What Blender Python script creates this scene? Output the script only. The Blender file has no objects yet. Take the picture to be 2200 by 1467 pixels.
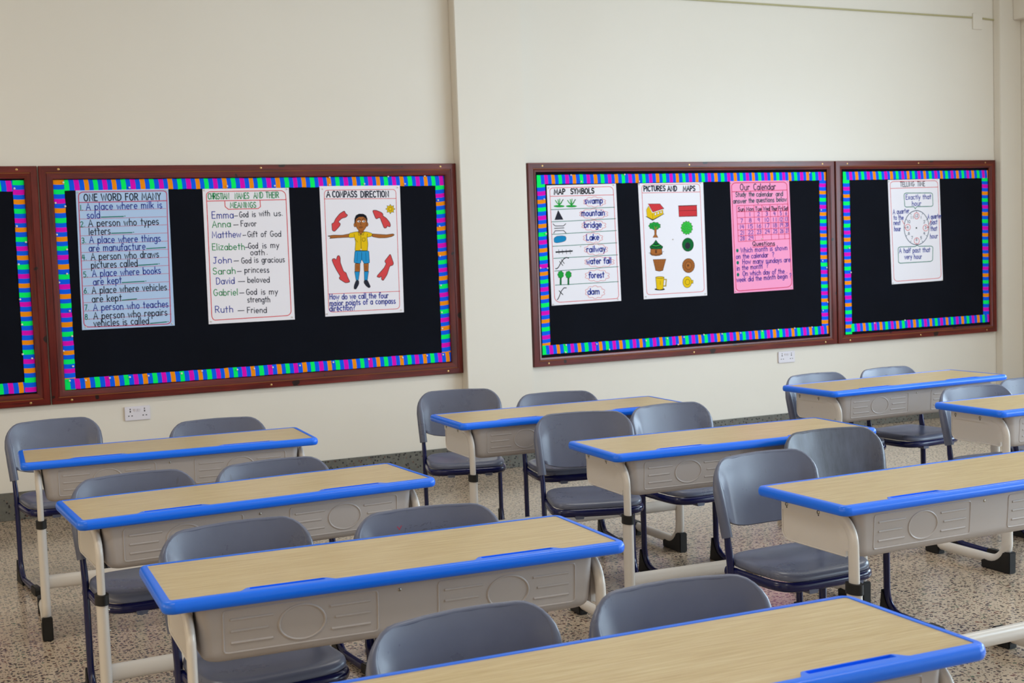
import bpy, bmesh, math, random
from mathutils import Vector, Matrix
random.seed(7)
PI = math.pi
C = bpy.context.scene.collection
sc = bpy.context.scene

def lin(r, g, b):
    f = lambda c: (c/255)/12.92 if c/255 <= .04045 else (((c/255)+.055)/1.055)**2.4
    return (f(r), f(g), f(b), 1.0)

# ---------------------------------------------------------------- camera
cam = bpy.data.cameras.new('camera'); camo = bpy.data.objects.new('camera', cam); C.objects.link(camo)
YAW, PITCH, ROLL = 0.43113, 0.07112, -0.03529
F0 = Vector((math.sin(YAW), math.cos(YAW), 0)); RT = Vector((math.cos(YAW), -math.sin(YAW), 0)); UP = Vector((0, 0, 1))
FW = F0*math.cos(PITCH) - UP*math.sin(PITCH); U0 = UP*math.cos(PITCH) + F0*math.sin(PITCH)
R2 = RT*math.cos(ROLL) + U0*math.sin(ROLL); U2 = -RT*math.sin(ROLL) + U0*math.cos(ROLL)
mw = Matrix((R2, U2, -FW)).transposed().to_4x4(); mw.translation = Vector((1.4712, -8.1689, 1.48495))
camo.matrix_world = mw
cam.sensor_width = 36; cam.lens = 36*2847/2200
cam.clip_start = .05; cam.clip_end = 100
cam.dof.use_dof = True; cam.dof.focus_distance = 4.6; cam.dof.aperture_fstop = 8.0
sc.camera = camo

# ---------------------------------------------------------------- view, world, light
sc.view_settings.view_transform = 'Standard'; sc.view_settings.look = 'None'
sc.view_settings.gamma = 1; sc.view_settings.use_curve_mapping = False
sc.view_settings.exposure = -0.33
try:
    sc.cycles.use_denoising = True; sc.cycles.max_bounces = 8; sc.cycles.diffuse_bounces = 5
except Exception: pass
w = bpy.data.worlds.new('sky'); sc.world = w; w.use_nodes = True
wn = w.node_tree.nodes; wl = w.node_tree.links
sky = wn.new('ShaderNodeTexSky'); sky.sky_type = 'HOSEK_WILKIE'; sky.turbidity = 4; sky.sun_direction = (0.3, 0.2, .9)
wl.new(sky.outputs[0], wn['Background'].inputs[0]); wn['Background'].inputs[1].default_value = 1.0

def area(name, loc, rot, sx, sy, power, col):
    l = bpy.data.lights.new(name, 'AREA'); l.shape = 'RECTANGLE'; l.size = sx; l.size_y = sy
    l.energy = power; l.color = col[:3]
    o = bpy.data.objects.new(name, l); o.location = loc; o.rotation_euler = rot; C.objects.link(o); return o
# daylight at the right-hand windows; warm fill lamps added along the left wall
DAY = (0.66, 0.85, 1.0); WARM = (1.0, 0.80, 0.50); TUBE = (1.0, .97, .91)
for i, yc in enumerate((-3.5, -6.5, -9.4)):
    area('window_light_right', (9.79, yc, 1.75), (0, math.radians(90), 0), 1.6, 2.1, 165 if i else 160, DAY)
    area('window_light_left', (-2.55, yc, 1.75), (0, math.radians(-90), 0), 1.6, 2.1, 38, WARM)
for x in (1.2, 4.6, 8.0):
    for y in (-3.0, -6.4):
        area('ceiling_tube_light', (x, y, 3.70), (0, 0, 0), 1.3, .3, 26, TUBE)


# poster artwork, offsets from each poster centre in tenths of a millimetre
INKS=['pink', 'ink', 'navy', 'teal', 'red', 'green', 'coral', 'black', 'yellow', 'brown', 'white', 'lightblue', 'charcoal', 'leaf', 'leafd', 'lake', 'dred', 'leafb', 'brownd', 'rose', 'dusk', 'violet', 'slate']
POSTERS=[
('p1',(2.7079, 1.4952),((-2643, 4100), (2708, 4131), (2666, -4135), (-2731, -4095)),[
('l',0,(-2412,3928,-2367,3961,-2319,3985,-2268,3999,-2214,4004,2359,4009,2405,4005,2448,3995,2489,3978,2528,3954,2528,3954,2560,3925,2583,3890,2597,3850,2601,3805,2442,-3798,2436,-3846,2420,-3889,2395,-3927,2359,-3959,2359,-3959,2317,-3985,2273,-4003,2226,-4013,2178,-4016,-2327,-3940,-2383,-3934,-2435,-3918,-2483,-3892,-2527,-3856,-2527,-3856,-2564,-3812,-2590,-3764,-2605,-3711,-2610,-3653,-2500,3739,-2494,3793,-2477,3843,-2450,3888,-2412,3928,-2412,3928),56),
('l',0,(-2506,3395,2608,3410),56),
('l',0,(-2516,2917,2508,2940),24),
('l',0,(-2519,2428,2507,2453),24),
('l',0,(-2523,1937,2506,1965),24),
('l',0,(-2527,1446,2506,1477),24),
('l',0,(-2531,955,2505,988),24),
('l',0,(-2535,463,2504,499),24),
('l',0,(-2539,-29,2503,9),24),
('l',0,(-2543,-521,2502,-481),24),
('l',0,(-2546,-1014,2501,-971),24),
('l',0,(-2550,-1507,2500,-1462),24),
('l',0,(-2554,-2001,2499,-1953),24),
('l',0,(-2558,-2495,2498,-2445),24),
('l',0,(-2562,-2990,2497,-2937),24),
('l',0,(-2566,-3485,2496,-3429),24),
('t',1,'ONE WORD FOR MANY',(-2207,3481,2239,3485),398,60),
('t',2,'A place where milk is',(-2106,2946,2287,2982),404,50),
('t',2,'sold',(-2087,2448,-1343,2462),405,50),
('t',1,'A person who types',(-2024,1973,2036,1995),406,50),
('t',1,'letters',(-2034,1482,-796,1509),405,50),
('t',2,'A place where things',(-2019,1001,2094,975),406,50),
('t',2,'are manufacture',(-2088,510,1169,527),406,50),
('t',1,'A person who draws',(-1997,1,1945,35),407,50),
('t',1,'pictures called',(-2012,-480,662,-458),407,50),
('t',2,'A place where books',(-1981,-988,2004,-951),407,50),
('t',2,'are kept',(-1949,-1484,-310,-1419),407,50),
('t',1,'A place where vehicles',(-2054,-1987,2312,-1957),407,50),
('t',1,'are kept',(-2076,-2488,-368,-2479),408,50),
('t',2,'A person who teaches',(-2033,-2999,2344,-2992),408,50),
('t',1,'A person who repairs',(-2043,-3495,2255,-3496),408,50),
('t',1,'vehicles is called',(-2055,-3929,1145,-3942),409,50),
('t',3,'1.',(-2444,2934,-2290,2950),306,47),
('t',3,'2.',(-2480,1967,-2231,1979),306,47),
('t',3,'3.',(-2474,1015,-2225,1026),306,47),
('t',3,'4.',(-2506,19,-2257,29),308,47),
('t',3,'5.',(-2486,-998,-2237,-990),308,47),
('t',3,'6.',(-2510,-1954,-2260,-1947),308,47),
('t',3,'7.',(-2524,-2942,-2274,-2937),308,47),
('t',3,'8.',(-2536,-3487,-2286,-3482),309,47),
('l',3,(-1280,2510,-4,2525),56),
('l',3,(69,2542,93,2541),49),
('l',3,(-746,1544,447,1555),56),
('l',3,(521,1572,545,1571),49),
('l',3,(1239,575,2366,601),56),
('l',3,(707,-410,1848,-377),56),
('l',3,(1924,-361,1948,-362),49),
('l',3,(-291,-1401,1005,-1382),56),
('l',3,(1079,-1366,1104,-1367),49),
('l',3,(-348,-2449,495,-2408),56),
('l',3,(1213,-3926,2191,-3886),56),
('l',3,(2267,-3871,2291,-3873),49),
]),
('p2',(3.4521, 1.4909),((-2681, 4131), (2704, 4130), (2699, -4131), (-2722, -4130)),[
('l',4,(-2378,3889,-2335,3921,-2289,3943,-2239,3957,-2186,3961,2126,3967,2192,3962,2255,3946,2313,3921,2367,3884,2367,3884,2413,3840,2447,3789,2469,3732,2479,3669,2483,3605,2489,3507,2492,3409,2494,3311,2495,3212,2483,-3562,2476,-3624,2458,-3680,2427,-3732,2385,-3777,2385,-3777,2334,-3815,2278,-3842,2219,-3859,2155,-3865,-2287,-3897,-2341,-3891,-2387,-3873,-2425,-3841,-2456,-3797,-2456,-3797,-2480,-3745,-2496,-3692,-2506,-3637,-2509,-3581,-2462,3155,-2462,3265,-2461,3376,-2461,3486,-2461,3596,-2461,3709,-2456,3760,-2441,3808,-2415,3851,-2378,3889,-2378,3889),47),
('l',4,(-2460,3387,2495,3397),47),
('l',4,(-1359,3368,-1346,3030,-1164,2867,688,2872,852,2988,840,3365),47),
('t',5,'CHRISTIAN',(-2377,3504,-1072,3493),352,52),
('t',5,'NAMES',(-724,3505,161,3502),356,52),
('t',5,'AND',(453,3515,1043,3518),358,52),
('t',5,'THEIR',(1227,3521,2043,3519),359,52),
('t',5,'MEANINGS',(-1040,2953,576,2946),326,52),
('t',2,'Emma',(-2202,2322,-862,2326),412,48),
('t',5,'Anna',(-2200,1778,-1069,1779),390,48),
('t',2,'Matthew',(-2250,1147,-459,1137),390,48),
('t',5,'Elizabeth',(-2282,403,-268,366),390,48),
('t',2,'John',(-2265,-421,-1108,-422),367,48),
('t',5,'Sarah',(-2317,-1089,-914,-1099),390,48),
('t',2,'David',(-2141,-1709,-1005,-1710),392,48),
('t',5,'Gabriel',(-2337,-2395,-830,-2419),391,48),
('t',2,'Ruth',(-2301,-3439,-1184,-3468),392,48),
('l',1,(-808,2444,-603,2451),44),
('l',1,(-884,1893,-595,1898),44),
('l',1,(-345,1241,-145,1247),44),
('l',1,(-231,497,-49,503),44),
('l',1,(-977,-320,-682,-319),44),
('l',1,(-799,-972,-546,-970),44),
('l',1,(-771,-1601,-366,-1606),44),
('l',1,(-722,-2310,-444,-2311),44),
('l',1,(-879,-3394,-498,-3402),44),
('t',1,'God',(-500,2360,56,2365),345,45),
('t',1,'is',(298,2366,530,2378),346,45),
('t',1,'with',(744,2404,1417,2407),347,45),
('t',1,'us.',(1662,2395,2248,2400),349,45),
('t',1,'Favor',(-438,1792,549,1785),346,45),
('t',1,'Gift',(-48,1125,577,1125),346,45),
('t',1,'of',(784,1107,1127,1115),348,45),
('t',1,'God',(1372,1108,2062,1107),349,45),
('t',1,'God',(-41,419,567,417),347,45),
('t',1,'is',(847,408,1105,418),348,45),
('t',1,'my',(1362,410,1904,410),349,45),
('t',1,'oath',(78,8,961,-5),347,45),
('t',1,'.',(1102,-4,1158,12),349,45),
('t',1,'God',(-521,-474,96,-479),346,45),
('t',1,'is',(286,-462,560,-454),348,45),
('t',1,'gracious',(755,-473,2219,-509),348,45),
('t',1,'princess',(-351,-1061,1202,-1105),347,45),
('t',1,'beloved',(-188,-1686,1202,-1728),348,45),
('t',1,'God',(-317,-2431,352,-2444),348,45),
('t',1,'is',(626,-2463,890,-2457),349,45),
('t',1,'my',(1116,-2474,1689,-2483),350,45),
('t',1,'strength',(-261,-2902,1166,-2955),347,45),
('t',1,'Friend',(-312,-3562,919,-3609),348,45),
]),
('p3',(4.1894, 1.4976),((-2683, 4139), (2718, 4119), (2642, -4129), (-2677, -4129)),[
('l',4,(-2385,3613,-2367,3731,-2313,3815,-2225,3865,-2102,3881,2221,3860,2265,3856,2304,3843,2339,3821,2370,3791,2370,3791,2394,3756,2411,3718,2422,3678,2425,3636,2370,-3604,2351,-3727,2295,-3814,2202,-3866,2072,-3883,-2149,-3863,-2273,-3846,-2361,-3794,-2413,-3708,-2430,-3589,-2385,3613),34),
('l',4,(-2409,3331,2419,3280),34),
('l',4,(-2409,-2697,2418,-2749),34),
('t',1,'A',(-2248,3436,-2009,3450),372,73),
('t',1,'COMPASS',(-1859,3430,-226,3421),373,73),
('t',1,'DIRECTION',(29,3399,1934,3386),377,73),
('t',2,'How do we call the four',(-2344,-3052,1612,-3145),352,56),
('t',2,'major points of a compass',(-2363,-3458,2088,-3516),352,56),
('t',2,'direction?',(-2379,-3804,-671,-3820),352,56),
('f',6,(-1178,2517,-1139,2532,-1108,2530,-1086,2510,-1071,2473,-1071,2472,-1056,2430,-1034,2392,-1004,2361,-966,2334,-966,2334,-934,2309,-920,2281,-924,2250,-947,2215,-950,2213,-985,2179,-1025,2152,-1069,2132,-1116,2120,-1204,2103,-1253,2091,-1298,2072,-1340,2048,-1379,2018,-1494,1915,-1521,1883,-1528,1853,-1515,1826,-1481,1801,-1466,1793,-1437,1771,-1420,1745,-1416,1714,-1424,1678,-1424,1678,-1440,1642,-1460,1608,-1484,1576,-1511,1546,-1756,1308,-1787,1285,-1820,1273,-1856,1272,-1893,1282,-1893,1282,-1927,1301,-1952,1327,-1967,1358,-1972,1396,-1979,1706,-1976,1734,-1965,1756,-1945,1772,-1917,1781,-1917,1781,-1888,1791,-1862,1806,-1841,1826,-1825,1851,-1760,1976,-1736,2019,-1710,2060,-1680,2099,-1648,2137,-1484,2316,-1449,2351,-1411,2383,-1371,2412,-1327,2437)),
('l',7,(-1178,2517,-1139,2532,-1108,2530,-1086,2510,-1071,2473,-1071,2472,-1056,2430,-1034,2392,-1004,2361,-966,2334,-966,2334,-934,2309,-920,2281,-924,2250,-947,2215,-950,2213,-985,2179,-1025,2152,-1069,2132,-1116,2120,-1204,2103,-1253,2091,-1298,2072,-1340,2048,-1379,2018,-1494,1915,-1521,1883,-1528,1853,-1515,1826,-1481,1801,-1466,1793,-1437,1771,-1420,1745,-1416,1714,-1424,1678,-1424,1678,-1440,1642,-1460,1608,-1484,1576,-1511,1546,-1756,1308,-1787,1285,-1820,1273,-1856,1272,-1893,1282,-1893,1282,-1927,1301,-1952,1327,-1967,1358,-1972,1396,-1979,1706,-1976,1734,-1965,1756,-1945,1772,-1917,1781,-1917,1781,-1888,1791,-1862,1806,-1841,1826,-1825,1851,-1760,1976,-1736,2019,-1710,2060,-1680,2099,-1648,2137,-1484,2316,-1449,2351,-1411,2383,-1371,2412,-1327,2437,-1178,2517),34),
('f',6,(806,2452,799,2492,808,2522,834,2540,877,2547,916,2548,968,2547,1017,2541,1066,2529,1114,2512,1328,2421,1363,2404,1395,2383,1423,2357,1447,2328,1468,2300,1478,2283,1483,2265,1482,2246,1475,2226,1475,2226,1470,2207,1471,2190,1479,2175,1494,2162,1626,2072,1667,2042,1704,2010,1739,1974,1771,1936,1867,1810,1894,1771,1917,1729,1935,1686,1948,1641,1956,1607,1960,1577,1959,1549,1953,1521,1941,1493,1941,1493,1925,1471,1906,1458,1882,1456,1855,1464,1780,1497,1753,1505,1733,1501,1718,1487,1708,1462,1708,1462,1699,1435,1683,1414,1660,1399,1631,1391,1607,1388,1567,1387,1534,1398,1508,1420,1489,1454,1437,1593,1420,1639,1403,1685,1386,1731,1369,1777,1291,1995,1271,2032,1243,2053,1207,2058,1164,2045,1088,2012,1045,2000,1008,2003,978,2024,956,2061,915,2158,896,2203,878,2249,861,2295,845,2341)),
('l',7,(806,2452,799,2492,808,2522,834,2540,877,2547,916,2548,968,2547,1017,2541,1066,2529,1114,2512,1328,2421,1363,2404,1395,2383,1423,2357,1447,2328,1468,2300,1478,2283,1483,2265,1482,2246,1475,2226,1475,2226,1470,2207,1471,2190,1479,2175,1494,2162,1626,2072,1667,2042,1704,2010,1739,1974,1771,1936,1867,1810,1894,1771,1917,1729,1935,1686,1948,1641,1956,1607,1960,1577,1959,1549,1953,1521,1941,1493,1941,1493,1925,1471,1906,1458,1882,1456,1855,1464,1780,1497,1753,1505,1733,1501,1718,1487,1708,1462,1708,1462,1699,1435,1683,1414,1660,1399,1631,1391,1607,1388,1567,1387,1534,1398,1508,1420,1489,1454,1437,1593,1420,1639,1403,1685,1386,1731,1369,1777,1291,1995,1271,2032,1243,2053,1207,2058,1164,2045,1088,2012,1045,2000,1008,2003,978,2024,956,2061,915,2158,896,2203,878,2249,861,2295,845,2341,806,2452),34),
('f',6,(-2059,-589,-2065,-547,-2055,-513,-2031,-487,-1990,-470,-1970,-464,-1935,-459,-1903,-464,-1874,-479,-1850,-505,-1850,-505,-1829,-528,-1810,-534,-1793,-524,-1778,-496,-1719,-348,-1706,-326,-1690,-307,-1669,-294,-1644,-285,-1644,-285,-1619,-282,-1598,-287,-1580,-300,-1566,-320,-1552,-349,-1536,-388,-1525,-428,-1519,-469,-1519,-511,-1524,-632,-1524,-680,-1520,-728,-1511,-775,-1498,-822,-1360,-1237,-1344,-1273,-1321,-1303,-1292,-1329,-1256,-1348,-1256,-1348,-1221,-1368,-1192,-1393,-1170,-1424,-1155,-1460,-1124,-1566,-1109,-1612,-1092,-1658,-1074,-1703,-1054,-1748,-975,-1913,-963,-1953,-969,-1984,-992,-2005,-1034,-2017,-1140,-2034,-1190,-2037,-1236,-2032,-1281,-2017,-1324,-1993,-1580,-1818,-1600,-1803,-1616,-1785,-1629,-1765,-1639,-1743,-1639,-1743,-1644,-1721,-1643,-1700,-1635,-1680,-1621,-1661,-1613,-1653,-1596,-1631,-1588,-1607,-1589,-1582,-1600,-1557,-1755,-1289,-1779,-1247,-1802,-1204,-1824,-1160,-1845,-1116,-1964,-861,-1983,-816,-2001,-771,-2017,-726,-2032,-679)),
('l',7,(-2059,-589,-2065,-547,-2055,-513,-2031,-487,-1990,-470,-1970,-464,-1935,-459,-1903,-464,-1874,-479,-1850,-505,-1850,-505,-1829,-528,-1810,-534,-1793,-524,-1778,-496,-1719,-348,-1706,-326,-1690,-307,-1669,-294,-1644,-285,-1644,-285,-1619,-282,-1598,-287,-1580,-300,-1566,-320,-1552,-349,-1536,-388,-1525,-428,-1519,-469,-1519,-511,-1524,-632,-1524,-680,-1520,-728,-1511,-775,-1498,-822,-1360,-1237,-1344,-1273,-1321,-1303,-1292,-1329,-1256,-1348,-1256,-1348,-1221,-1368,-1192,-1393,-1170,-1424,-1155,-1460,-1124,-1566,-1109,-1612,-1092,-1658,-1074,-1703,-1054,-1748,-975,-1913,-963,-1953,-969,-1984,-992,-2005,-1034,-2017,-1140,-2034,-1190,-2037,-1236,-2032,-1281,-2017,-1324,-1993,-1580,-1818,-1600,-1803,-1616,-1785,-1629,-1765,-1639,-1743,-1639,-1743,-1644,-1721,-1643,-1700,-1635,-1680,-1621,-1661,-1613,-1653,-1596,-1631,-1588,-1607,-1589,-1582,-1600,-1557,-1755,-1289,-1779,-1247,-1802,-1204,-1824,-1160,-1845,-1116,-1964,-861,-1983,-816,-2001,-771,-2017,-726,-2032,-679,-2059,-589),34),
('f',6,(1802,-362,1833,-335,1860,-329,1882,-344,1899,-381,2050,-858,2057,-890,2057,-922,2049,-954,2035,-984,2035,-984,2015,-1011,1990,-1032,1961,-1046,1927,-1053,1901,-1057,1856,-1067,1818,-1087,1789,-1117,1768,-1157,1616,-1554,1597,-1599,1574,-1643,1548,-1686,1519,-1726,1341,-1956,1322,-1976,1300,-1985,1276,-1984,1250,-1972,1250,-1972,1226,-1954,1209,-1932,1198,-1907,1194,-1878,1190,-1769,1186,-1739,1175,-1726,1159,-1730,1136,-1752,1136,-1752,1109,-1776,1078,-1790,1045,-1793,1008,-1785,930,-1758,910,-1748,899,-1734,897,-1717,904,-1696,904,-1696,918,-1674,932,-1653,949,-1633,966,-1614,1334,-1248,1368,-1211,1401,-1173,1430,-1133,1457,-1091,1520,-985,1537,-946,1540,-908,1530,-871,1506,-835,1506,-835,1482,-800,1475,-765,1482,-730,1506,-695)),
('l',7,(1802,-362,1833,-335,1860,-329,1882,-344,1899,-381,2050,-858,2057,-890,2057,-922,2049,-954,2035,-984,2035,-984,2015,-1011,1990,-1032,1961,-1046,1927,-1053,1901,-1057,1856,-1067,1818,-1087,1789,-1117,1768,-1157,1616,-1554,1597,-1599,1574,-1643,1548,-1686,1519,-1726,1341,-1956,1322,-1976,1300,-1985,1276,-1984,1250,-1972,1250,-1972,1226,-1954,1209,-1932,1198,-1907,1194,-1878,1190,-1769,1186,-1739,1175,-1726,1159,-1730,1136,-1752,1136,-1752,1109,-1776,1078,-1790,1045,-1793,1008,-1785,930,-1758,910,-1748,899,-1734,897,-1717,904,-1696,904,-1696,918,-1674,932,-1653,949,-1633,966,-1614,1334,-1248,1368,-1211,1401,-1173,1430,-1133,1457,-1091,1520,-985,1537,-946,1540,-908,1530,-871,1506,-835,1506,-835,1482,-800,1475,-765,1482,-730,1506,-695,1802,-362),34),
('f',8,(2324,2599,2187,2526,2218,2383,2069,2422,1984,2298,1909,2425,1757,2393,1801,2534,1671,2612,1808,2684,1776,2827,1925,2788,2011,2912,2085,2785,2238,2818,2193,2677)),
('l',7,(2324,2599,2187,2526,2218,2383,2069,2422,1984,2298,1909,2425,1757,2393,1801,2534,1671,2612,1808,2684,1776,2827,1925,2788,2011,2912,2085,2785,2238,2818,2193,2677,2324,2599),24),
('l',7,(2115,2603,2106,2561,2084,2524,2051,2498,2012,2484,1971,2485,1934,2500,1904,2528,1885,2565,1880,2608,1889,2649,1911,2686,1943,2713,1982,2727,2023,2726,2061,2710,2091,2682,2109,2645,2115,2603),24),
('f',9,(-192,1358,96,1351,118,1137,-81,989,-253,1147)),
('l',7,(-192,1358,96,1351,118,1137,-81,989,-253,1147,-192,1358),21),
('f',9,(-833,1023,-835,1049,-846,1066,-865,1074,-893,1074,-1228,1021,-1259,1017,-1290,1014,-1322,1013,-1353,1013,-1858,1027,-1889,1028,-1921,1027,-1952,1024,-1983,1021,-2238,988,-2261,983,-2269,978,-2262,971,-2240,964,-2143,940,-2120,931,-2109,917,-2110,900,-2125,880,-2140,864,-2154,845,-2156,831,-2144,824,-2119,822,-1803,839,-1772,841,-1740,842,-1709,843,-1677,844,-1361,852,-1329,853,-1297,854,-1266,854,-1234,855,-904,858,-876,862,-855,874,-843,893,-837,920)),
('l',7,(-833,1023,-835,1049,-846,1066,-865,1074,-893,1074,-1228,1021,-1259,1017,-1290,1014,-1322,1013,-1353,1013,-1858,1027,-1889,1028,-1921,1027,-1952,1024,-1983,1021,-2238,988,-2261,983,-2269,978,-2262,971,-2240,964,-2143,940,-2120,931,-2109,917,-2110,900,-2125,880,-2140,864,-2154,845,-2156,831,-2144,824,-2119,822,-1803,839,-1772,841,-1740,842,-1709,843,-1677,844,-1361,852,-1329,853,-1297,854,-1266,854,-1234,855,-904,858,-876,862,-855,874,-843,893,-837,920,-833,1023),27),
('f',9,(695,980,704,1006,720,1024,742,1033,771,1034,951,1015,983,1011,1016,1008,1048,1005,1080,1002,1598,958,1631,956,1663,956,1695,957,1728,960,2060,995,2090,995,2119,990,2145,979,2170,963,2170,963,2187,945,2192,927,2183,911,2162,896,2074,850,2045,836,2015,824,1984,815,1952,808,1719,767,1686,762,1654,759,1622,757,1589,756,1199,758,1167,759,1135,762,1103,766,1071,772,735,845,709,854,691,870,683,891,684,918)),
('l',7,(695,980,704,1006,720,1024,742,1033,771,1034,951,1015,983,1011,1016,1008,1048,1005,1080,1002,1598,958,1631,956,1663,956,1695,957,1728,960,2060,995,2090,995,2119,990,2145,979,2170,963,2170,963,2187,945,2192,927,2183,911,2162,896,2074,850,2045,836,2015,824,1984,815,1952,808,1719,767,1686,762,1654,759,1622,757,1589,756,1199,758,1167,759,1135,762,1103,766,1071,772,735,845,709,854,691,870,683,891,684,918,695,980),27),
('f',9,(-552,-887,-546,-861,-532,-842,-512,-832,-483,-829,-279,-836,-251,-841,-232,-854,-221,-873,-219,-900,-247,-1297,-253,-1323,-266,-1342,-287,-1352,-315,-1355,-520,-1347,-548,-1342,-567,-1330,-577,-1310,-579,-1283)),
('l',7,(-552,-887,-546,-861,-532,-842,-512,-832,-483,-829,-279,-836,-251,-841,-232,-854,-221,-873,-219,-900,-247,-1297,-253,-1323,-266,-1342,-287,-1352,-315,-1355,-520,-1347,-548,-1342,-567,-1330,-577,-1310,-579,-1283,-552,-887),27),
('f',9,(30,-909,33,-882,45,-863,65,-852,93,-848,299,-848,327,-852,346,-863,356,-882,358,-909,320,-1301,314,-1327,300,-1346,279,-1356,250,-1359,102,-1353,74,-1348,54,-1336,41,-1316,37,-1289)),
('l',7,(30,-909,33,-882,45,-863,65,-852,93,-848,299,-848,327,-852,346,-863,356,-882,358,-909,320,-1301,314,-1327,300,-1346,279,-1356,250,-1359,102,-1353,74,-1348,54,-1336,41,-1316,37,-1289,30,-909),27),
('f',9,(-346,1636,-353,1591,-370,1551,-396,1522,-425,1507,-456,1507,-485,1524,-507,1554,-521,1595,-524,1641,-517,1686,-499,1726,-474,1756,-444,1771,-413,1770,-385,1753,-363,1723,-349,1682,-346,1636)),
('l',7,(-346,1636,-353,1591,-370,1551,-396,1522,-425,1507,-456,1507,-485,1524,-507,1554,-521,1595,-524,1641,-517,1686,-499,1726,-474,1756,-444,1771,-413,1770,-385,1753,-363,1723,-349,1682,-346,1636,-346,1636),21),
('f',9,(444,1647,436,1601,419,1561,393,1532,363,1517,332,1518,303,1534,281,1565,267,1606,264,1652,271,1697,289,1737,314,1767,344,1782,375,1781,404,1765,427,1734,440,1693,444,1647)),
('l',7,(444,1647,436,1601,419,1561,393,1532,363,1517,332,1518,303,1534,281,1565,267,1606,264,1652,271,1697,289,1737,314,1767,344,1782,375,1781,404,1765,427,1734,440,1693,444,1647,444,1647),21),
('f',7,(-460,1791,-449,2034,-343,2245,-148,2332,140,2326,328,2212,402,2015,378,1771)),
('l',7,(-460,1791,-449,2034,-343,2245,-148,2332,140,2326,328,2212,402,2015,378,1771,-460,1791),21),
('f',9,(-414,1821,-354,2020,-156,2149,132,2155,319,2029,361,1802,294,1468,90,1217,-166,1224,-348,1454)),
('l',7,(-414,1821,-354,2020,-156,2149,132,2155,319,2029,361,1802,294,1468,90,1217,-166,1224,-348,1454,-414,1821),21),
('f',10,(-61,1855,-68,1834,-88,1816,-117,1803,-153,1797,-191,1798,-226,1806,-254,1820,-272,1839,-278,1860,-270,1881,-251,1898,-221,1911,-185,1918,-148,1917,-113,1909,-84,1895,-66,1876,-61,1855)),
('f',7,(-105,1856,-108,1839,-116,1825,-126,1814,-139,1809,-153,1809,-165,1815,-175,1826,-181,1841,-182,1858,-179,1874,-172,1889,-161,1899,-148,1905,-135,1905,-123,1898,-113,1887,-107,1873,-105,1856)),
('f',10,(260,1847,252,1826,232,1809,203,1796,167,1789,129,1790,94,1798,65,1813,47,1831,42,1852,49,1873,69,1891,99,1904,135,1910,172,1909,208,1901,236,1887,254,1868,260,1847)),
('f',7,(215,1848,212,1832,204,1817,194,1806,181,1801,168,1801,155,1807,145,1818,139,1833,138,1850,141,1867,148,1881,159,1892,172,1897,185,1897,198,1891,207,1880,213,1865,215,1848)),
('l',7,(-293,1939,-162,2016,-50,1952),34),
('l',7,(40,1962,159,2033,285,1981),34),
('l',7,(-31,1811,-76,1648,12,1621),24),
('l',7,(-161,1479,-57,1513,70,1486,-48,1428,-161,1479),27),
('f',8,(-424,1190,-456,1186,-487,1182,-519,1177,-550,1172,-766,1132,-795,1123,-819,1109,-840,1090,-856,1065,-899,977,-908,950,-909,924,-901,900,-885,876,-883,874,-861,854,-836,841,-808,833,-778,832,-567,845,-538,843,-517,833,-502,815,-494,789,-463,573,-460,543,-458,512,-459,482,-462,452,-515,57,-514,30,-505,11,-486,-1,-459,-6,259,-29,287,-27,309,-16,323,3,330,29,369,365,371,396,372,426,371,456,369,487,336,764,337,792,347,812,366,827,393,835,590,867,619,875,642,889,660,910,671,936,690,1000,694,1027,688,1050,672,1067,647,1080,437,1152,407,1161,376,1169,345,1174,313,1179,185,1191,154,1191,125,1185,99,1174,74,1156,-32,1062,-55,1046,-78,1042,-100,1048,-121,1066,-208,1162,-231,1181,-256,1195,-283,1201,-314,1201)),
('l',7,(-424,1190,-456,1186,-487,1182,-519,1177,-550,1172,-766,1132,-795,1123,-819,1109,-840,1090,-856,1065,-899,977,-908,950,-909,924,-901,900,-885,876,-883,874,-861,854,-836,841,-808,833,-778,832,-567,845,-538,843,-517,833,-502,815,-494,789,-463,573,-460,543,-458,512,-459,482,-462,452,-515,57,-514,30,-505,11,-486,-1,-459,-6,259,-29,287,-27,309,-16,323,3,330,29,369,365,371,396,372,426,371,456,369,487,336,764,337,792,347,812,366,827,393,835,590,867,619,875,642,889,660,910,671,936,690,1000,694,1027,688,1050,672,1067,647,1080,437,1152,407,1161,376,1169,345,1174,313,1179,185,1191,154,1191,125,1185,99,1174,74,1156,-32,1062,-55,1046,-78,1042,-100,1048,-121,1066,-208,1162,-231,1181,-256,1195,-283,1201,-314,1201,-424,1190),27),
('l',7,(-79,1020,-92,25),27),
('l',7,(-250,1208,-210,963,-79,1020,79,973,153,1184),24),
('l',7,(6,773,199,786,198,615,92,557,11,608,6,773),24),
('l',7,(-475,757,-325,539),21),
('l',7,(-503,849,-525,1063),21),
('l',7,(329,825,371,1038),21),
('f',11,(-533,-94,-524,-63,-507,-41,-481,-28,-447,-24,341,-51,375,-56,400,-71,414,-94,420,-127,428,-759,423,-791,409,-815,385,-831,352,-838,137,-855,101,-854,71,-844,45,-824,25,-796,-65,-633,-82,-609,-97,-602,-111,-611,-124,-638,-173,-782,-188,-812,-209,-831,-237,-840,-272,-838,-546,-789,-579,-778,-600,-760,-612,-735,-612,-702)),
('l',7,(-533,-94,-524,-63,-507,-41,-481,-28,-447,-24,341,-51,375,-56,400,-71,414,-94,420,-127,428,-759,423,-791,409,-815,385,-831,352,-838,137,-855,101,-854,71,-844,45,-824,25,-796,-65,-633,-82,-609,-97,-602,-111,-611,-124,-638,-173,-782,-188,-812,-209,-831,-237,-840,-272,-838,-546,-789,-579,-778,-600,-760,-612,-735,-612,-702,-533,-94),27),
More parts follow.
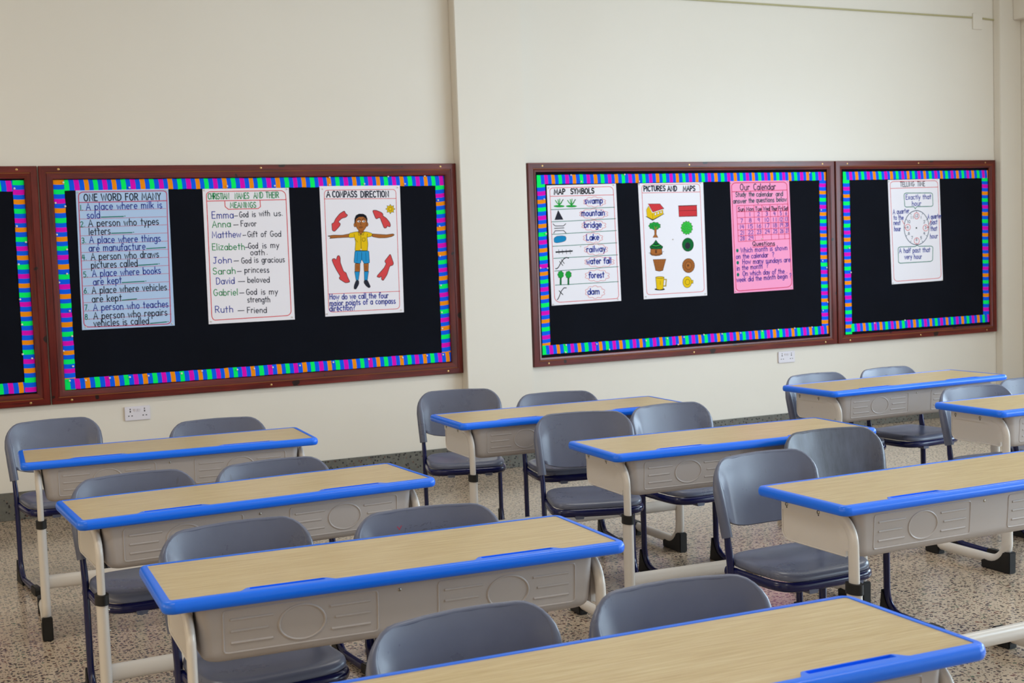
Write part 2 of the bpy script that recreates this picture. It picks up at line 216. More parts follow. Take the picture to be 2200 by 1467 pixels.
('l',7,(-100,-568,-81,-140),24),
('l',7,(-356,-131,-413,-679),17),
('l',7,(189,-150,196,-701),17),
('f',11,(-603,-1344,-264,-1357,-372,-1903,-532,-1897)),
('l',7,(-603,-1344,-264,-1357,-372,-1903,-532,-1897,-603,-1344),27),
('f',11,(37,-1369,340,-1363,225,-1929,32,-1921)),
('l',7,(37,-1369,340,-1363,225,-1929,32,-1921,37,-1369),27),
('f',12,(-569,-1993,-547,-1960,-520,-1937,-485,-1925,-444,-1925,-431,-1926,-392,-1935,-365,-1954,-349,-1983,-346,-2021,-348,-2064,-352,-2106,-362,-2146,-377,-2185,-398,-2223,-522,-2419,-542,-2444,-567,-2460,-596,-2468,-629,-2468,-629,-2468,-659,-2459,-679,-2444,-690,-2421,-692,-2391,-684,-2312,-678,-2270,-668,-2229,-656,-2188,-639,-2149)),
('l',7,(-569,-1993,-547,-1960,-520,-1937,-485,-1925,-444,-1925,-431,-1926,-392,-1935,-365,-1954,-349,-1983,-346,-2021,-348,-2064,-352,-2106,-362,-2146,-377,-2185,-398,-2223,-522,-2419,-542,-2444,-567,-2460,-596,-2468,-629,-2468,-629,-2468,-659,-2459,-679,-2444,-690,-2421,-692,-2391,-684,-2312,-678,-2270,-668,-2229,-656,-2188,-639,-2149,-569,-1993),27),
('f',12,(-1,-2011,9,-1979,28,-1956,54,-1941,89,-1935,147,-1933,189,-1936,223,-1950,251,-1974,271,-2009,398,-2307,406,-2336,404,-2362,391,-2385,368,-2405,368,-2405,340,-2419,312,-2423,285,-2416,258,-2400,193,-2348,160,-2320,129,-2289,101,-2256,76,-2220,27,-2147,10,-2115,-1,-2082,-5,-2047,-1,-2011)),
('l',7,(-1,-2011,9,-1979,28,-1956,54,-1941,89,-1935,147,-1933,189,-1936,223,-1950,251,-1974,271,-2009,398,-2307,406,-2336,404,-2362,391,-2385,368,-2405,368,-2405,340,-2419,312,-2423,285,-2416,258,-2400,193,-2348,160,-2320,129,-2289,101,-2256,76,-2220,27,-2147,10,-2115,-1,-2082,-5,-2047,-1,-2011,-1,-2011),27),
('l',7,(-425,-953,-425,-1228),17),
('l',7,(-329,-957,-329,-1232),17),
('l',7,(119,-974,120,-1250),17),
('l',7,(216,-977,216,-1253),17),
]),
('p4',(5.8018, 1.4873),((-2769, 4082), (2648, 4137), (2800, -4076), (-2679, -4144)),[
('l',4,(-2472,3842,-2435,3871,-2394,3892,-2349,3904,-2301,3909,2070,3944,2140,3939,2205,3923,2264,3895,2319,3857,2319,3857,2364,3811,2397,3759,2418,3703,2425,3642,2608,-3635,2605,-3683,2594,-3730,2574,-3774,2547,-3816,2547,-3816,2512,-3852,2471,-3877,2423,-3893,2369,-3898,-1996,-3934,-2084,-3928,-2166,-3907,-2242,-3872,-2311,-3822,-2311,-3822,-2370,-3762,-2412,-3696,-2437,-3624,-2446,-3546,-2541,3687,-2538,3730,-2525,3771,-2503,3808,-2472,3842,-2472,3842),38),
('l',4,(-2538,3341,2444,3367),38),
('t',7,'MAP',(-2214,3469,-1372,3487),345,85),
('t',7,'SYMBOLS',(-946,3492,896,3495),348,85),
('l',3,(-2504,2432,2486,2499),41),
('l',3,(-2474,1595,2530,1704),41),
('l',3,(-2485,745,2573,871),41),
('l',3,(-2447,-77,2580,12),41),
('l',3,(-2423,-900,2623,-830),41),
('l',3,(-2387,-1774,2630,-1660),41),
('l',3,(-2375,-2745,2616,-2715),41),
('t',2,'swamp',(138,2790,1540,2795),404,77),
('t',2,'mountain',(-150,1937,1673,1959),405,77),
('t',2,'bridge',(23,1136,1397,1131),404,77),
('t',2,'Lake',(167,271,1170,272),405,77),
('t',2,'railway',(159,-560,1650,-561),406,77),
('t',2,'water fall',(129,-1392,2090,-1403),407,77),
('t',2,'forest',(270,-2367,1503,-2375),407,77),
('t',2,'dam',(139,-3512,1074,-3518),408,77),
('l',6,(1665,2885,1755,2842,1792,2795,1755,2754,1652,2727,1515,2716,1524,2662,1482,2617,1389,2592,1262,2595,1133,2618,1058,2573,955,2547,841,2549,740,2579,668,2626,539,2608,413,2611,322,2639,285,2685,297,2739,163,2754,63,2785,29,2827,69,2873,160,2912,72,2955,36,3001,72,3043,174,3070,309,3080,300,3134,341,3179,434,3204,559,3202,688,3179,762,3224,865,3250,980,3249,1081,3219,1153,3171,1283,3190,1409,3188,1501,3160,1539,3113,1527,3059,1663,3044,1764,3014,1798,2971,1758,2925,1665,2885),24),
('l',6,(1772,2049,1886,2005,1934,1958,1887,1917,1756,1890,1582,1882,1593,1827,1541,1782,1422,1759,1262,1762,1097,1786,1002,1742,872,1717,726,1720,598,1752,506,1800,342,1783,183,1787,67,1816,19,1863,34,1916,-137,1933,-263,1964,-306,2007,-257,2052,-141,2090,-254,2134,-300,2181,-254,2222,-126,2248,46,2257,35,2311,86,2356,204,2380,363,2377,526,2353,620,2397,751,2423,896,2420,1025,2389,1117,2341,1282,2358,1443,2355,1560,2326,1609,2279,1594,2225,1767,2209,1896,2177,1940,2134,1889,2088,1772,2049),24),
('l',6,(1617,1249,1714,1203,1754,1152,1714,1109,1602,1081,1453,1071,1463,1014,1418,966,1317,941,1180,944,1040,970,958,923,846,896,722,899,613,932,535,983,394,965,258,969,160,999,119,1049,132,1106,-14,1123,-122,1156,-158,1201,-115,1249,-16,1290,-112,1336,-152,1386,-112,1429,-2,1457,145,1467,136,1524,180,1572,281,1597,416,1594,555,1569,637,1615,748,1643,872,1640,982,1607,1060,1557,1201,1575,1338,1572,1438,1542,1480,1492,1466,1435,1614,1417,1724,1384,1761,1339,1717,1290,1617,1249),24),
('l',6,(1356,390,1434,346,1466,299,1433,257,1343,231,1224,222,1231,167,1195,122,1113,98,1003,102,890,126,825,81,735,56,635,59,547,90,484,138,371,121,262,124,182,153,150,200,161,254,43,270,-44,301,-73,344,-38,389,42,428,-35,472,-66,519,-34,560,54,586,173,596,166,650,201,695,283,719,392,716,504,692,569,736,659,762,759,760,847,729,910,681,1024,698,1134,695,1214,667,1247,619,1236,565,1354,549,1442,518,1472,475,1437,429,1356,390),24),
('l',6,(1690,-426,1783,-475,1822,-529,1783,-575,1675,-603,1532,-613,1541,-674,1498,-724,1400,-750,1268,-746,1133,-718,1054,-767,947,-795,827,-791,722,-756,647,-702,511,-720,381,-715,285,-683,246,-630,259,-570,119,-551,15,-515,-20,-467,21,-417,117,-374,25,-325,-13,-272,25,-227,131,-198,273,-188,264,-128,307,-77,404,-51,535,-55,669,-82,747,-33,855,-5,974,-9,1080,-44,1155,-98,1291,-79,1423,-83,1519,-115,1558,-168,1545,-229,1687,-247,1793,-283,1829,-332,1787,-382,1690,-426),24),
('l',6,(2157,-1312,2277,-1360,2326,-1410,2277,-1453,2140,-1478,1958,-1484,1970,-1541,1916,-1588,1791,-1610,1623,-1604,1451,-1576,1352,-1621,1215,-1645,1063,-1639,929,-1604,833,-1553,661,-1568,495,-1561,374,-1529,323,-1479,339,-1424,161,-1404,28,-1369,-17,-1323,35,-1277,156,-1239,38,-1191,-10,-1141,38,-1099,172,-1074,352,-1067,340,-1011,394,-965,517,-942,683,-947,853,-975,952,-930,1089,-905,1241,-911,1375,-945,1471,-997,1645,-981,1812,-988,1935,-1019,1986,-1069,1970,-1125,2152,-1145,2287,-1180,2333,-1226,2280,-1273,2157,-1312),24),
('l',6,(1765,-2261,1863,-2315,1903,-2373,1863,-2422,1750,-2452,1601,-2461,1610,-2526,1565,-2580,1462,-2607,1325,-2601,1185,-2571,1103,-2623,990,-2652,866,-2647,756,-2608,678,-2549,537,-2568,400,-2562,301,-2526,260,-2469,274,-2405,128,-2384,19,-2345,-17,-2293,26,-2239,126,-2194,30,-2141,-10,-2084,30,-2035,141,-2005,288,-1996,279,-1931,324,-1877,425,-1850,562,-1855,701,-1886,783,-1833,895,-1804,1019,-1809,1129,-1847,1208,-1906,1350,-1886,1487,-1892,1587,-1927,1629,-1985,1615,-2049,1763,-2070,1873,-2109,1910,-2162,1866,-2216,1765,-2261),24),
('l',6,(1388,-3396,1466,-3453,1497,-3514,1464,-3566,1374,-3599,1254,-3610,1260,-3679,1224,-3737,1141,-3766,1031,-3761,918,-3729,852,-3785,761,-3817,661,-3812,573,-3772,511,-3710,397,-3731,287,-3725,208,-3688,176,-3628,187,-3559,69,-3537,-17,-3497,-46,-3442,-11,-3384,70,-3335,-7,-3279,-38,-3219,-6,-3167,84,-3134,203,-3123,196,-3054,232,-2997,314,-2967,424,-2972,536,-3003,602,-2947,692,-2915,792,-2919,881,-2959,943,-3021,1057,-3000,1168,-3005,1248,-3042,1280,-3103,1269,-3171,1388,-3193,1476,-3234,1505,-3289,1469,-3347,1388,-3396),24),
('f',13,(-1444,2648,-1471,2622,-1545,2599,-1659,2584,-1798,2577,-1945,2580,-2083,2592,-2194,2612,-2267,2637,-2291,2665,-2265,2691,-2191,2713,-2078,2729,-1939,2736,-1792,2733,-1654,2721,-1542,2701,-1469,2676,-1444,2648)),
('l',13,(-1799,2673,-2018,2885,-2141,3056),62),
('l',13,(-1854,2674,-1904,2916,-1934,3113),62),
('l',13,(-1868,2675,-1828,2935,-1796,3147),62),
('l',14,(-1909,2675,-1690,2912,-1544,3106),62),
('l',13,(-1909,2675,-1750,2806,-1654,2914),62),
('f',13,(-493,2630,-520,2604,-595,2581,-710,2566,-850,2559,-998,2562,-1137,2574,-1250,2594,-1323,2619,-1348,2647,-1321,2673,-1246,2695,-1132,2711,-993,2718,-844,2715,-705,2703,-592,2683,-518,2658,-493,2630)),
('l',13,(-852,2655,-1072,2867,-1196,3040),62),
('l',13,(-907,2656,-957,2899,-987,3097),62),
('l',13,(-921,2657,-881,2918,-848,3131),62),
('l',14,(-962,2657,-741,2895,-594,3090),62),
('l',13,(-962,2657,-802,2789,-705,2897),62),
('f',12,(-1947,2372,-1594,1744,-2230,1741)),
('l',7,(-1947,2372,-1594,1744,-2230,1741,-1947,2372),28),
('l',7,(-2377,1459,-2225,1315,-1575,1299,-1398,1447),48),
('l',7,(-2279,1146,-1546,1164),48),
('l',7,(-2346,814,-2237,981,-1587,988,-1401,806),48),
('f',15,(-2344,315,-2345,345,-2344,376,-2341,406,-2336,437,-2336,437,-2327,465,-2312,490,-2291,511,-2265,529,-2196,568,-2154,588,-2111,603,-2066,612,-2019,617,-1799,627,-1751,628,-1703,626,-1656,621,-1609,613,-1518,595,-1486,586,-1460,571,-1438,551,-1421,526,-1421,526,-1410,498,-1404,469,-1403,440,-1408,410,-1418,371,-1434,333,-1457,301,-1489,276,-1530,257,-1594,235,-1640,220,-1685,208,-1732,199,-1779,191,-2037,157,-2084,153,-2131,153,-2178,158,-2224,166,-2242,171,-2283,186,-2313,209,-2333,240,-2341,278)),
('l',7,(-2344,315,-2345,345,-2344,376,-2341,406,-2336,437,-2336,437,-2327,465,-2312,490,-2291,511,-2265,529,-2196,568,-2154,588,-2111,603,-2066,612,-2019,617,-1799,627,-1751,628,-1703,626,-1656,621,-1609,613,-1518,595,-1486,586,-1460,571,-1438,551,-1421,526,-1421,526,-1410,498,-1404,469,-1403,440,-1408,410,-1418,371,-1434,333,-1457,301,-1489,276,-1530,257,-1594,235,-1640,220,-1685,208,-1732,199,-1779,191,-2037,157,-2084,153,-2131,153,-2178,158,-2224,166,-2242,171,-2283,186,-2313,209,-2333,240,-2341,278,-2344,315),21),
('l',7,(-2223,-480,-963,-449),96),
('l',7,(-2005,-317,-1988,-610),34),
('l',7,(-1731,-326,-1714,-620),34),
('l',7,(-1429,-336,-1412,-630),34),
('l',7,(-1132,-346,-1115,-640),34),
('l',7,(-2299,-1612,-2196,-1616,-2077,-1535,-1873,-1225,-1658,-976,-1448,-874,-1257,-929),62),
('l',7,(-1831,-1013,-1614,-1284),48),
('l',7,(-1973,-1130,-1729,-1414),48),
('f',14,(-1992,-2230,-1855,-2235,-1874,-2755,-2011,-2749)),
('f',13,(-1717,-2045,-1696,-2089,-1694,-2136,-1714,-2177,-1753,-2201,-1798,-2207,-1818,-2252,-1851,-2283,-1894,-2291,-1936,-2275,-1969,-2241,-2013,-2253,-2057,-2245,-2090,-2215,-2104,-2170,-2100,-2121,-2136,-2092,-2158,-2050,-2156,-2004,-2132,-1965,-2093,-1938,-2094,-1889,-2077,-1846,-2042,-1819,-1997,-1814,-1954,-1829,-1918,-1798,-1875,-1785,-1833,-1797,-1802,-1831,-1786,-1877,-1741,-1887,-1705,-1914,-1687,-1956,-1693,-2003,-1717,-2045)),
('l',7,(-1717,-2045,-1696,-2089,-1694,-2136,-1714,-2177,-1753,-2201,-1798,-2207,-1818,-2252,-1851,-2283,-1894,-2291,-1936,-2275,-1969,-2241,-2013,-2253,-2057,-2245,-2090,-2215,-2104,-2170,-2100,-2121,-2136,-2092,-2158,-2050,-2156,-2004,-2132,-1965,-2093,-1938,-2094,-1889,-2077,-1846,-2042,-1819,-1997,-1814,-1954,-1829,-1918,-1798,-1875,-1785,-1833,-1797,-1802,-1831,-1786,-1877,-1741,-1887,-1705,-1914,-1687,-1956,-1693,-2003,-1717,-2045,-1717,-2045),21),
('f',14,(-1395,-2254,-1257,-2260,-1276,-2781,-1414,-2775)),
('f',13,(-1118,-2069,-1097,-2113,-1094,-2161,-1115,-2201,-1154,-2226,-1199,-2232,-1219,-2276,-1252,-2308,-1295,-2317,-1338,-2300,-1371,-2266,-1416,-2278,-1460,-2270,-1493,-2239,-1507,-2194,-1503,-2146,-1539,-2116,-1561,-2074,-1559,-2029,-1535,-1989,-1496,-1962,-1497,-1913,-1480,-1869,-1445,-1842,-1400,-1838,-1356,-1853,-1320,-1822,-1277,-1809,-1235,-1821,-1204,-1855,-1187,-1901,-1142,-1911,-1105,-1938,-1088,-1980,-1094,-2028,-1118,-2069)),
('l',7,(-1118,-2069,-1097,-2113,-1094,-2161,-1115,-2201,-1154,-2226,-1199,-2232,-1219,-2276,-1252,-2308,-1295,-2317,-1338,-2300,-1371,-2266,-1416,-2278,-1460,-2270,-1493,-2239,-1507,-2194,-1503,-2146,-1539,-2116,-1561,-2074,-1559,-2029,-1535,-1989,-1496,-1962,-1497,-1913,-1480,-1869,-1445,-1842,-1400,-1838,-1356,-1853,-1320,-1822,-1277,-1809,-1235,-1821,-1204,-1855,-1187,-1901,-1142,-1911,-1105,-1938,-1088,-1980,-1094,-2028,-1118,-2069,-1118,-2069),21),
('l',7,(-2254,-3748,-2170,-3691,-2059,-3482,-1910,-3170,-1696,-2959,-1510,-2968),55),
('l',7,(-2081,-3144,-1802,-3421),55),
]),
('p5',(6.5243, 1.4923),((-2796, 4083), (2636, 4109), (2742, -4088), (-2582, -4105)),[
('l',4,(-2499,3708,-2482,3824,-2426,3907,-2331,3958,-2196,3975,2024,3991,2165,3974,2267,3924,2329,3839,2352,3720,2506,-3514,2488,-3635,2429,-3721,2329,-3773,2188,-3791,-2019,-3805,-2156,-3788,-2254,-3738,-2314,-3654,-2336,-3537,-2499,3708),34),
('l',4,(-2489,3412,2343,3418),34),
('t',1,'PICTURES',(-2347,3540,-567,3544),343,83),
('t',1,'AND',(-379,3511,393,3530),347,83),
('t',1,'MAPS',(922,3493,1938,3508),348,83),
('f',7,(-2268,1754,-2185,1764,-1674,1526,-793,1912,-695,1898,-1677,1443)),
('f',8,(-2170,2209,-1989,2484,-1680,1991,-1654,1514,-2131,1721)),
('l',7,(-2170,2209,-1989,2484,-1680,1991,-1654,1514,-2131,1721,-2170,2209),20),
('f',8,(-1680,1991,-811,2211,-794,1882,-1654,1514)),
('l',7,(-1680,1991,-811,2211,-794,1882,-1654,1514,-1680,1991),20),
('f',4,(-2019,2633,-1049,2621,-725,2281,-1650,2050)),
('l',7,(-2019,2633,-1049,2621,-725,2281,-1650,2050,-2019,2633),27),
('l',10,(-2287,2229,-2006,2580,-1679,2003,-741,2234),40),
('l',16,(-1881,2619,-1552,2095),17),
('l',16,(-1743,2616,-1419,2119),17),
('l',16,(-1604,2614,-1287,2143),17),
('l',16,(-1466,2611,-1154,2167),17),
('l',16,(-1327,2609,-1021,2192),17),
('l',16,(-1188,2606,-888,2216),17),
('l',16,(-1049,2604,-754,2240),17),
('f',10,(-1500,1975,-1374,2008,-1380,1835,-1506,1796)),
('l',7,(-1500,1975,-1374,2008,-1380,1835,-1506,1796,-1500,1975),17),
('f',10,(-1262,2031,-1136,2064,-1141,1911,-1267,1872)),
('l',7,(-1262,2031,-1136,2064,-1141,1911,-1267,1872,-1262,2031),17),
('f',10,(-1031,2085,-905,2118,-909,1985,-1035,1946)),
('l',7,(-1031,2085,-905,2118,-909,1985,-1035,1946,-1031,2085),17),
('f',4,(501,2455,2036,2468,2041,1682,520,1674)),
('l',7,(501,2455,2036,2468,2041,1682,520,1674,501,2455),27),
('l',7,(487,2437,2050,2456),47),
('l',7,(511,2094,2039,2093),24),
('l',7,(520,1680,2041,1682),40),
('l',16,(570,2448,589,1684),12),
('l',16,(639,2446,658,1683),12),
('l',16,(709,2445,728,1681),12),
('l',16,(778,2444,797,1679),12),
('l',16,(847,2442,866,1678),12),
('l',16,(917,2441,936,1676),12),
('l',16,(986,2440,1005,1675),12),
('l',16,(1055,2438,1075,1673),12),
('l',16,(1125,2437,1144,1672),12),
('l',16,(1194,2436,1214,1670),12),
('l',16,(1264,2434,1283,1669),12),
('l',16,(1333,2433,1353,1667),12),
('l',16,(1403,2432,1423,1665),12),
('l',16,(1473,2431,1492,1664),12),
('l',16,(1542,2429,1562,1662),12),
('l',16,(1612,2428,1632,1661),12),
('l',16,(1682,2427,1702,1659),12),
('l',16,(1752,2425,1772,1658),12),
('l',16,(1822,2424,1842,1656),12),
('l',16,(1892,2423,1912,1655),12),
('l',16,(1962,2421,1982,1653),12),
('f',9,(-1574,976,-1366,970,-1410,464,-1278,239,-1715,252,-1548,468)),
('l',7,(-1574,976,-1366,970,-1410,464,-1278,239,-1715,252,-1548,468,-1574,976),20),
('f',13,(-1112,1053,-1064,1016,-1047,976,-1072,940,-1134,917,-1214,909,-1220,865,-1255,828,-1316,811,-1392,816,-1464,838,-1521,807,-1591,791,-1660,800,-1713,830,-1744,872,-1825,869,-1897,882,-1941,913,-1948,954,-1922,996,-1990,1022,-2031,1057,-2030,1096,-1987,1129,-1917,1152,-1940,1195,-1931,1236,-1885,1264,-1812,1274,-1731,1266,-1698,1307,-1642,1334,-1573,1339,-1505,1320,-1450,1286,-1376,1305,-1300,1306,-1240,1285,-1208,1247,-1205,1202,-1125,1190,-1065,1164,-1042,1128,-1062,1088,-1112,1053)),
('l',7,(-1112,1053,-1064,1016,-1047,976,-1072,940,-1134,917,-1214,909,-1220,865,-1255,828,-1316,811,-1392,816,-1464,838,-1521,807,-1591,791,-1660,800,-1713,830,-1744,872,-1825,869,-1897,882,-1941,913,-1948,954,-1922,996,-1990,1022,-2031,1057,-2030,1096,-1987,1129,-1917,1152,-1940,1195,-1931,1236,-1885,1264,-1812,1274,-1731,1266,-1698,1307,-1642,1334,-1573,1339,-1505,1320,-1450,1286,-1376,1305,-1300,1306,-1240,1285,-1208,1247,-1205,1202,-1125,1190,-1065,1164,-1042,1128,-1062,1088,-1112,1053,-1112,1053),24),
('l',14,(-1543,1064,-1551,1040,-1571,1019,-1601,1004,-1637,996,-1675,997,-1711,1007,-1740,1023,-1759,1045,-1765,1070,-1757,1094,-1737,1115,-1707,1130,-1671,1138,-1632,1137,-1597,1128),27),
('l',14,(-1378,1018,-1412,1024,-1442,1038,-1463,1059,-1472,1083,-1470,1109,-1455,1132,-1430,1150,-1397,1160,-1363,1161,-1329,1152,-1302,1136,-1284,1114,-1278,1088,-1285,1063),27),
('l',9,(-1468,794,-1551,1035),40),
('l',9,(-1455,794,-1344,1000),40),
('f',17,(1561,847,1611,801,1635,750,1622,704,1574,673,1507,659,1530,596,1528,539,1494,505,1437,499,1371,517,1361,450,1333,402,1287,386,1234,407,1184,453,1144,399,1095,369,1048,376,1010,418,988,482,927,452,870,448,831,476,819,530,829,597,761,598,709,620,688,663,702,717,743,771,683,803,648,847,649,894,687,936,749,965,712,1021,700,1076,724,1117,778,1136,846,1134,839,1201,855,1255,896,1281,952,1273,1011,1241,1037,1303,1077,1343,1125,1348,1172,1315,1209,1259,1261,1303,1315,1321,1360,1303,1386,1253,1392,1186,1458,1200,1515,1192,1546,1155,1545,1099,1519,1037,1585,1019,1631,986,1641,939,1613,890,1561,847)),
('l',7,(1561,847,1611,801,1635,750,1622,704,1574,673,1507,659,1530,596,1528,539,1494,505,1437,499,1371,517,1361,450,1333,402,1287,386,1234,407,1184,453,1144,399,1095,369,1048,376,1010,418,988,482,927,452,870,448,831,476,819,530,829,597,761,598,709,620,688,663,702,717,743,771,683,803,648,847,649,894,687,936,749,965,712,1021,700,1076,724,1117,778,1136,846,1134,839,1201,855,1255,896,1281,952,1273,1011,1241,1037,1303,1077,1343,1125,1348,1172,1315,1209,1259,1261,1303,1315,1321,1360,1303,1386,1253,1392,1186,1458,1200,1515,1192,1546,1155,1545,1099,1519,1037,1585,1019,1631,986,1641,939,1613,890,1561,847,1561,847),24),
('l',14,(1257,842,1228,812,1171,813,1144,845),20),
('l',14,(1131,782,1102,752,1045,753,1018,785),20),
('l',14,(1217,965,1188,934,1131,935,1104,967),20),
('l',14,(1287,728,1258,697,1201,698,1173,731),20),
('l',14,(1043,876,1014,846,957,847,930,879),20),
('l',14,(1358,937,1329,906,1272,907,1245,940),20),
('l',14,(1146,656,1117,626,1060,627,1033,659),20),
('l',14,(1111,1033,1082,1002,1025,1004,998,1036),20),
('l',14,(1412,762,1382,731,1325,732,1298,765),20),
('l',14,(981,759,952,729,895,730,868,762),20),
('l',14,(1316,1067,1286,1036,1229,1037,1202,1069),20),
('l',14,(1273,593,1244,563,1187,564,1160,596),20),
('l',14,(972,986,942,955,886,957,858,989),20),
('l',14,(1481,897,1452,867,1395,868,1368,900),20),
('l',14,(1027,609,998,579,941,580,914,612),20),
('l',14,(1173,1145,1144,1114,1087,1115,1060,1147),20),
('l',14,(1436,636,1407,606,1350,607,1322,639),20),
('l',14,(881,839,852,809,795,810,768,842),20),
('f',9,(-1900,-554,-997,-583,-967,-956,-1200,-1044,-1500,-1063,-1825,-1016,-1946,-910)),
('l',7,(-1900,-554,-997,-583,-967,-956,-1200,-1044,-1500,-1063,-1825,-1016,-1946,-910,-1900,-554),27),
('f',14,(-1464,65,-1277,-167,-901,-419,-940,-549,-1443,-593,-1947,-516,-1978,-384,-1659,-168)),
('l',7,(-1464,65,-1277,-167,-901,-419,-940,-549,-1443,-593,-1947,-516,-1978,-384,-1659,-168,-1464,65),27),
('l',7,(-1640,-216,-1454,-269,-1278,-215),54),
('l',7,(-1804,-360,-1459,-437,-1109,-370),54),
('l',17,(-1753,-296,-1457,-365,-1155,-303),47),
('f',18,(-1556,-637,-1396,-642,-1404,-881,-1563,-876)),
('l',7,(-2061,-829,-1889,-865),27),
('l',7,(-984,-835,-842,-768),27),
('l',7,(-1925,-911,-1477,-998,-965,-896),27),
('f',14,(1687,-367,1652,-532,1564,-675,1432,-779,1272,-831,1104,-826,948,-763,823,-651,744,-503,720,-337,754,-173,842,-31,974,73,1133,126,1301,121,1457,59,1583,-53,1662,-201,1687,-367)),
('l',7,(1687,-367,1652,-532,1564,-675,1432,-779,1272,-831,1104,-826,948,-763,823,-651,744,-503,720,-337,754,-173,842,-31,974,73,1133,126,1301,121,1457,59,1583,-53,1662,-201,1687,-367,1687,-367),27),
('f',12,(1373,-430,1393,-473,1396,-520,1376,-560,1339,-585,1295,-591,1276,-635,1244,-667,1203,-676,1162,-660,1129,-626,1086,-638,1043,-631,1011,-602,997,-557,1001,-509,966,-480,945,-439,946,-394,970,-355,1007,-328,1006,-280,1022,-237,1056,-209,1099,-205,1142,-219,1176,-188,1218,-175,1259,-186,1289,-220,1305,-265,1349,-274,1384,-301,1401,-342,1396,-389,1373,-430)),
('f',9,(-1730,-1318,-671,-1326,-955,-2126,-1236,-2175,-1547,-2103)),
('l',7,(-1730,-1318,-671,-1326,-955,-2126,-1236,-2175,-1547,-2103,-1730,-1318),27),
('l',18,(-1578,-1318,-1461,-2125),17),
('l',18,(-1699,-1433,-717,-1451),17),
('l',18,(-1425,-1323,-1374,-2128),17),
('l',18,(-1668,-1548,-762,-1563),17),
('l',18,(-1272,-1329,-1287,-2131),17),
('l',18,(-1637,-1663,-808,-1676),17),
('l',18,(-1118,-1334,-1200,-2135),17),
('l',18,(-1606,-1777,-853,-1788),17),
('l',18,(-965,-1340,-1112,-2138),17),
('l',18,(-1575,-1892,-899,-1900),17),
('l',18,(-811,-1345,-1025,-2142),17),
('l',18,(-1544,-2007,-944,-2013),17),
('f',9,(1727,-1880,1691,-2055,1595,-2206,1453,-2316,1281,-2371,1101,-2363,934,-2295,799,-2175,714,-2017,688,-1840,725,-1666,819,-1515,961,-1405,1132,-1350,1312,-1357,1480,-1424,1615,-1544,1701,-1702,1727,-1880)),
('l',7,(1727,-1880,1691,-2055,1595,-2206,1453,-2316,1281,-2371,1101,-2363,934,-2295,799,-2175,714,-2017,688,-1840,725,-1666,819,-1515,961,-1405,1132,-1350,1312,-1357,1480,-1424,1615,-1544,1701,-1702,1727,-1880,1727,-1880),27),
('l',18,(1477,-1870,1458,-1963,1409,-2043,1335,-2101,1245,-2130,1151,-2126,1064,-2091,994,-2027,950,-1943,936,-1850,955,-1757,1005,-1677,1079,-1619,1168,-1590,1262,-1593,1349,-1629,1419,-1693,1464,-1776,1477,-1870),34),
('f',18,(1257,-1850,1251,-1881,1235,-1907,1212,-1927,1183,-1937,1154,-1935,1126,-1924,1104,-1902,1090,-1875,1086,-1843,1092,-1812,1108,-1786,1131,-1766,1159,-1757,1189,-1758,1216,-1769,1239,-1791,1253,-1818,1257,-1850)),
('l',18,(1506,-1871,1720,-1879),27),
('l',18,(1488,-1961,1690,-2034),27),
('l',18,(1443,-2040,1613,-2172),27),
('l',18,(1375,-2102,1496,-2279),27),
('l',18,(1291,-2140,1351,-2344),27),
('l',18,(1198,-2151,1191,-2363),27),
('l',18,(1106,-2133,1034,-2332),27),
('l',18,(1024,-2088,893,-2255),27),
('l',18,(960,-2021,784,-2139),27),
('l',18,(920,-1939,715,-1997),27),
('l',18,(908,-1849,695,-1841),27),
('l',18,(925,-1760,725,-1687),27),
('l',18,(970,-1680,802,-1550),27),
('l',18,(1038,-1618,918,-1443),27),
('l',18,(1123,-1580,1063,-1377),27),
('l',18,(1215,-1569,1222,-1358),27),
('l',18,(1307,-1587,1379,-1388),27),
('l',18,(1389,-1631,1520,-1464),27),
('l',18,(1454,-1698,1631,-1580),27),
('l',18,(1494,-1781,1700,-1723),27),
('f',7,(-822,-3473,-849,-3501,-925,-3523,-1041,-3536,-1183,-3540,-1333,-3533,-1474,-3517,-1588,-3493,-1662,-3464,-1687,-3434,-1660,-3407,-1584,-3385,-1469,-3371,-1328,-3368,-1178,-3374,-1037,-3391,-922,-3415,-847,-3443,-822,-3473)),
('f',8,(-1563,-2600,-865,-2611,-975,-3448,-1243,-3496,-1506,-3442)),
('l',7,(-1563,-2600,-865,-2611,-975,-3448,-1243,-3496,-1506,-3442,-1563,-2600),27),
('f',8,(-865,-2623,-887,-2645,-949,-2662,-1042,-2673,-1156,-2676,-1277,-2671,-1391,-2658,-1483,-2640,-1542,-2617,-1563,-2594,-1541,-2572,-1480,-2555,-1387,-2544,-1273,-2541,-1152,-2546,-1038,-2558,-946,-2577,-886,-2599,-865,-2623)),
('l',7,(-865,-2623,-887,-2645,-949,-2662,-1042,-2673,-1156,-2676,-1277,-2671,-1391,-2658,-1483,-2640,-1542,-2617,-1563,-2594,-1541,-2572,-1480,-2555,-1387,-2544,-1273,-2541,-1152,-2546,-1038,-2558,-946,-2577,-886,-2599,-865,-2623,-865,-2623),27),
('l',7,(-870,-2761,-688,-2781,-745,-3236,-941,-3239),81),
('l',8,(-870,-2761,-688,-2781,-745,-3236,-941,-3239),40),
('l',7,(-1188,-2868,-1196,-3138),20),
('f',8,(1389,-2917,1567,-2925,1560,-3155,1382,-3148)),
('l',7,(1389,-2917,1567,-2925,1560,-3155,1382,-3148,1389,-2917),27),
('f',8,(1442,-3053,1415,-3193,1345,-3314,1242,-3402,1117,-3446,986,-3440,865,-3385,767,-3289,706,-3162,688,-3021,715,-2881,784,-2760,887,-2672,1011,-2628,1142,-2634,1264,-2688,1361,-2784,1423,-2911,1442,-3053)),
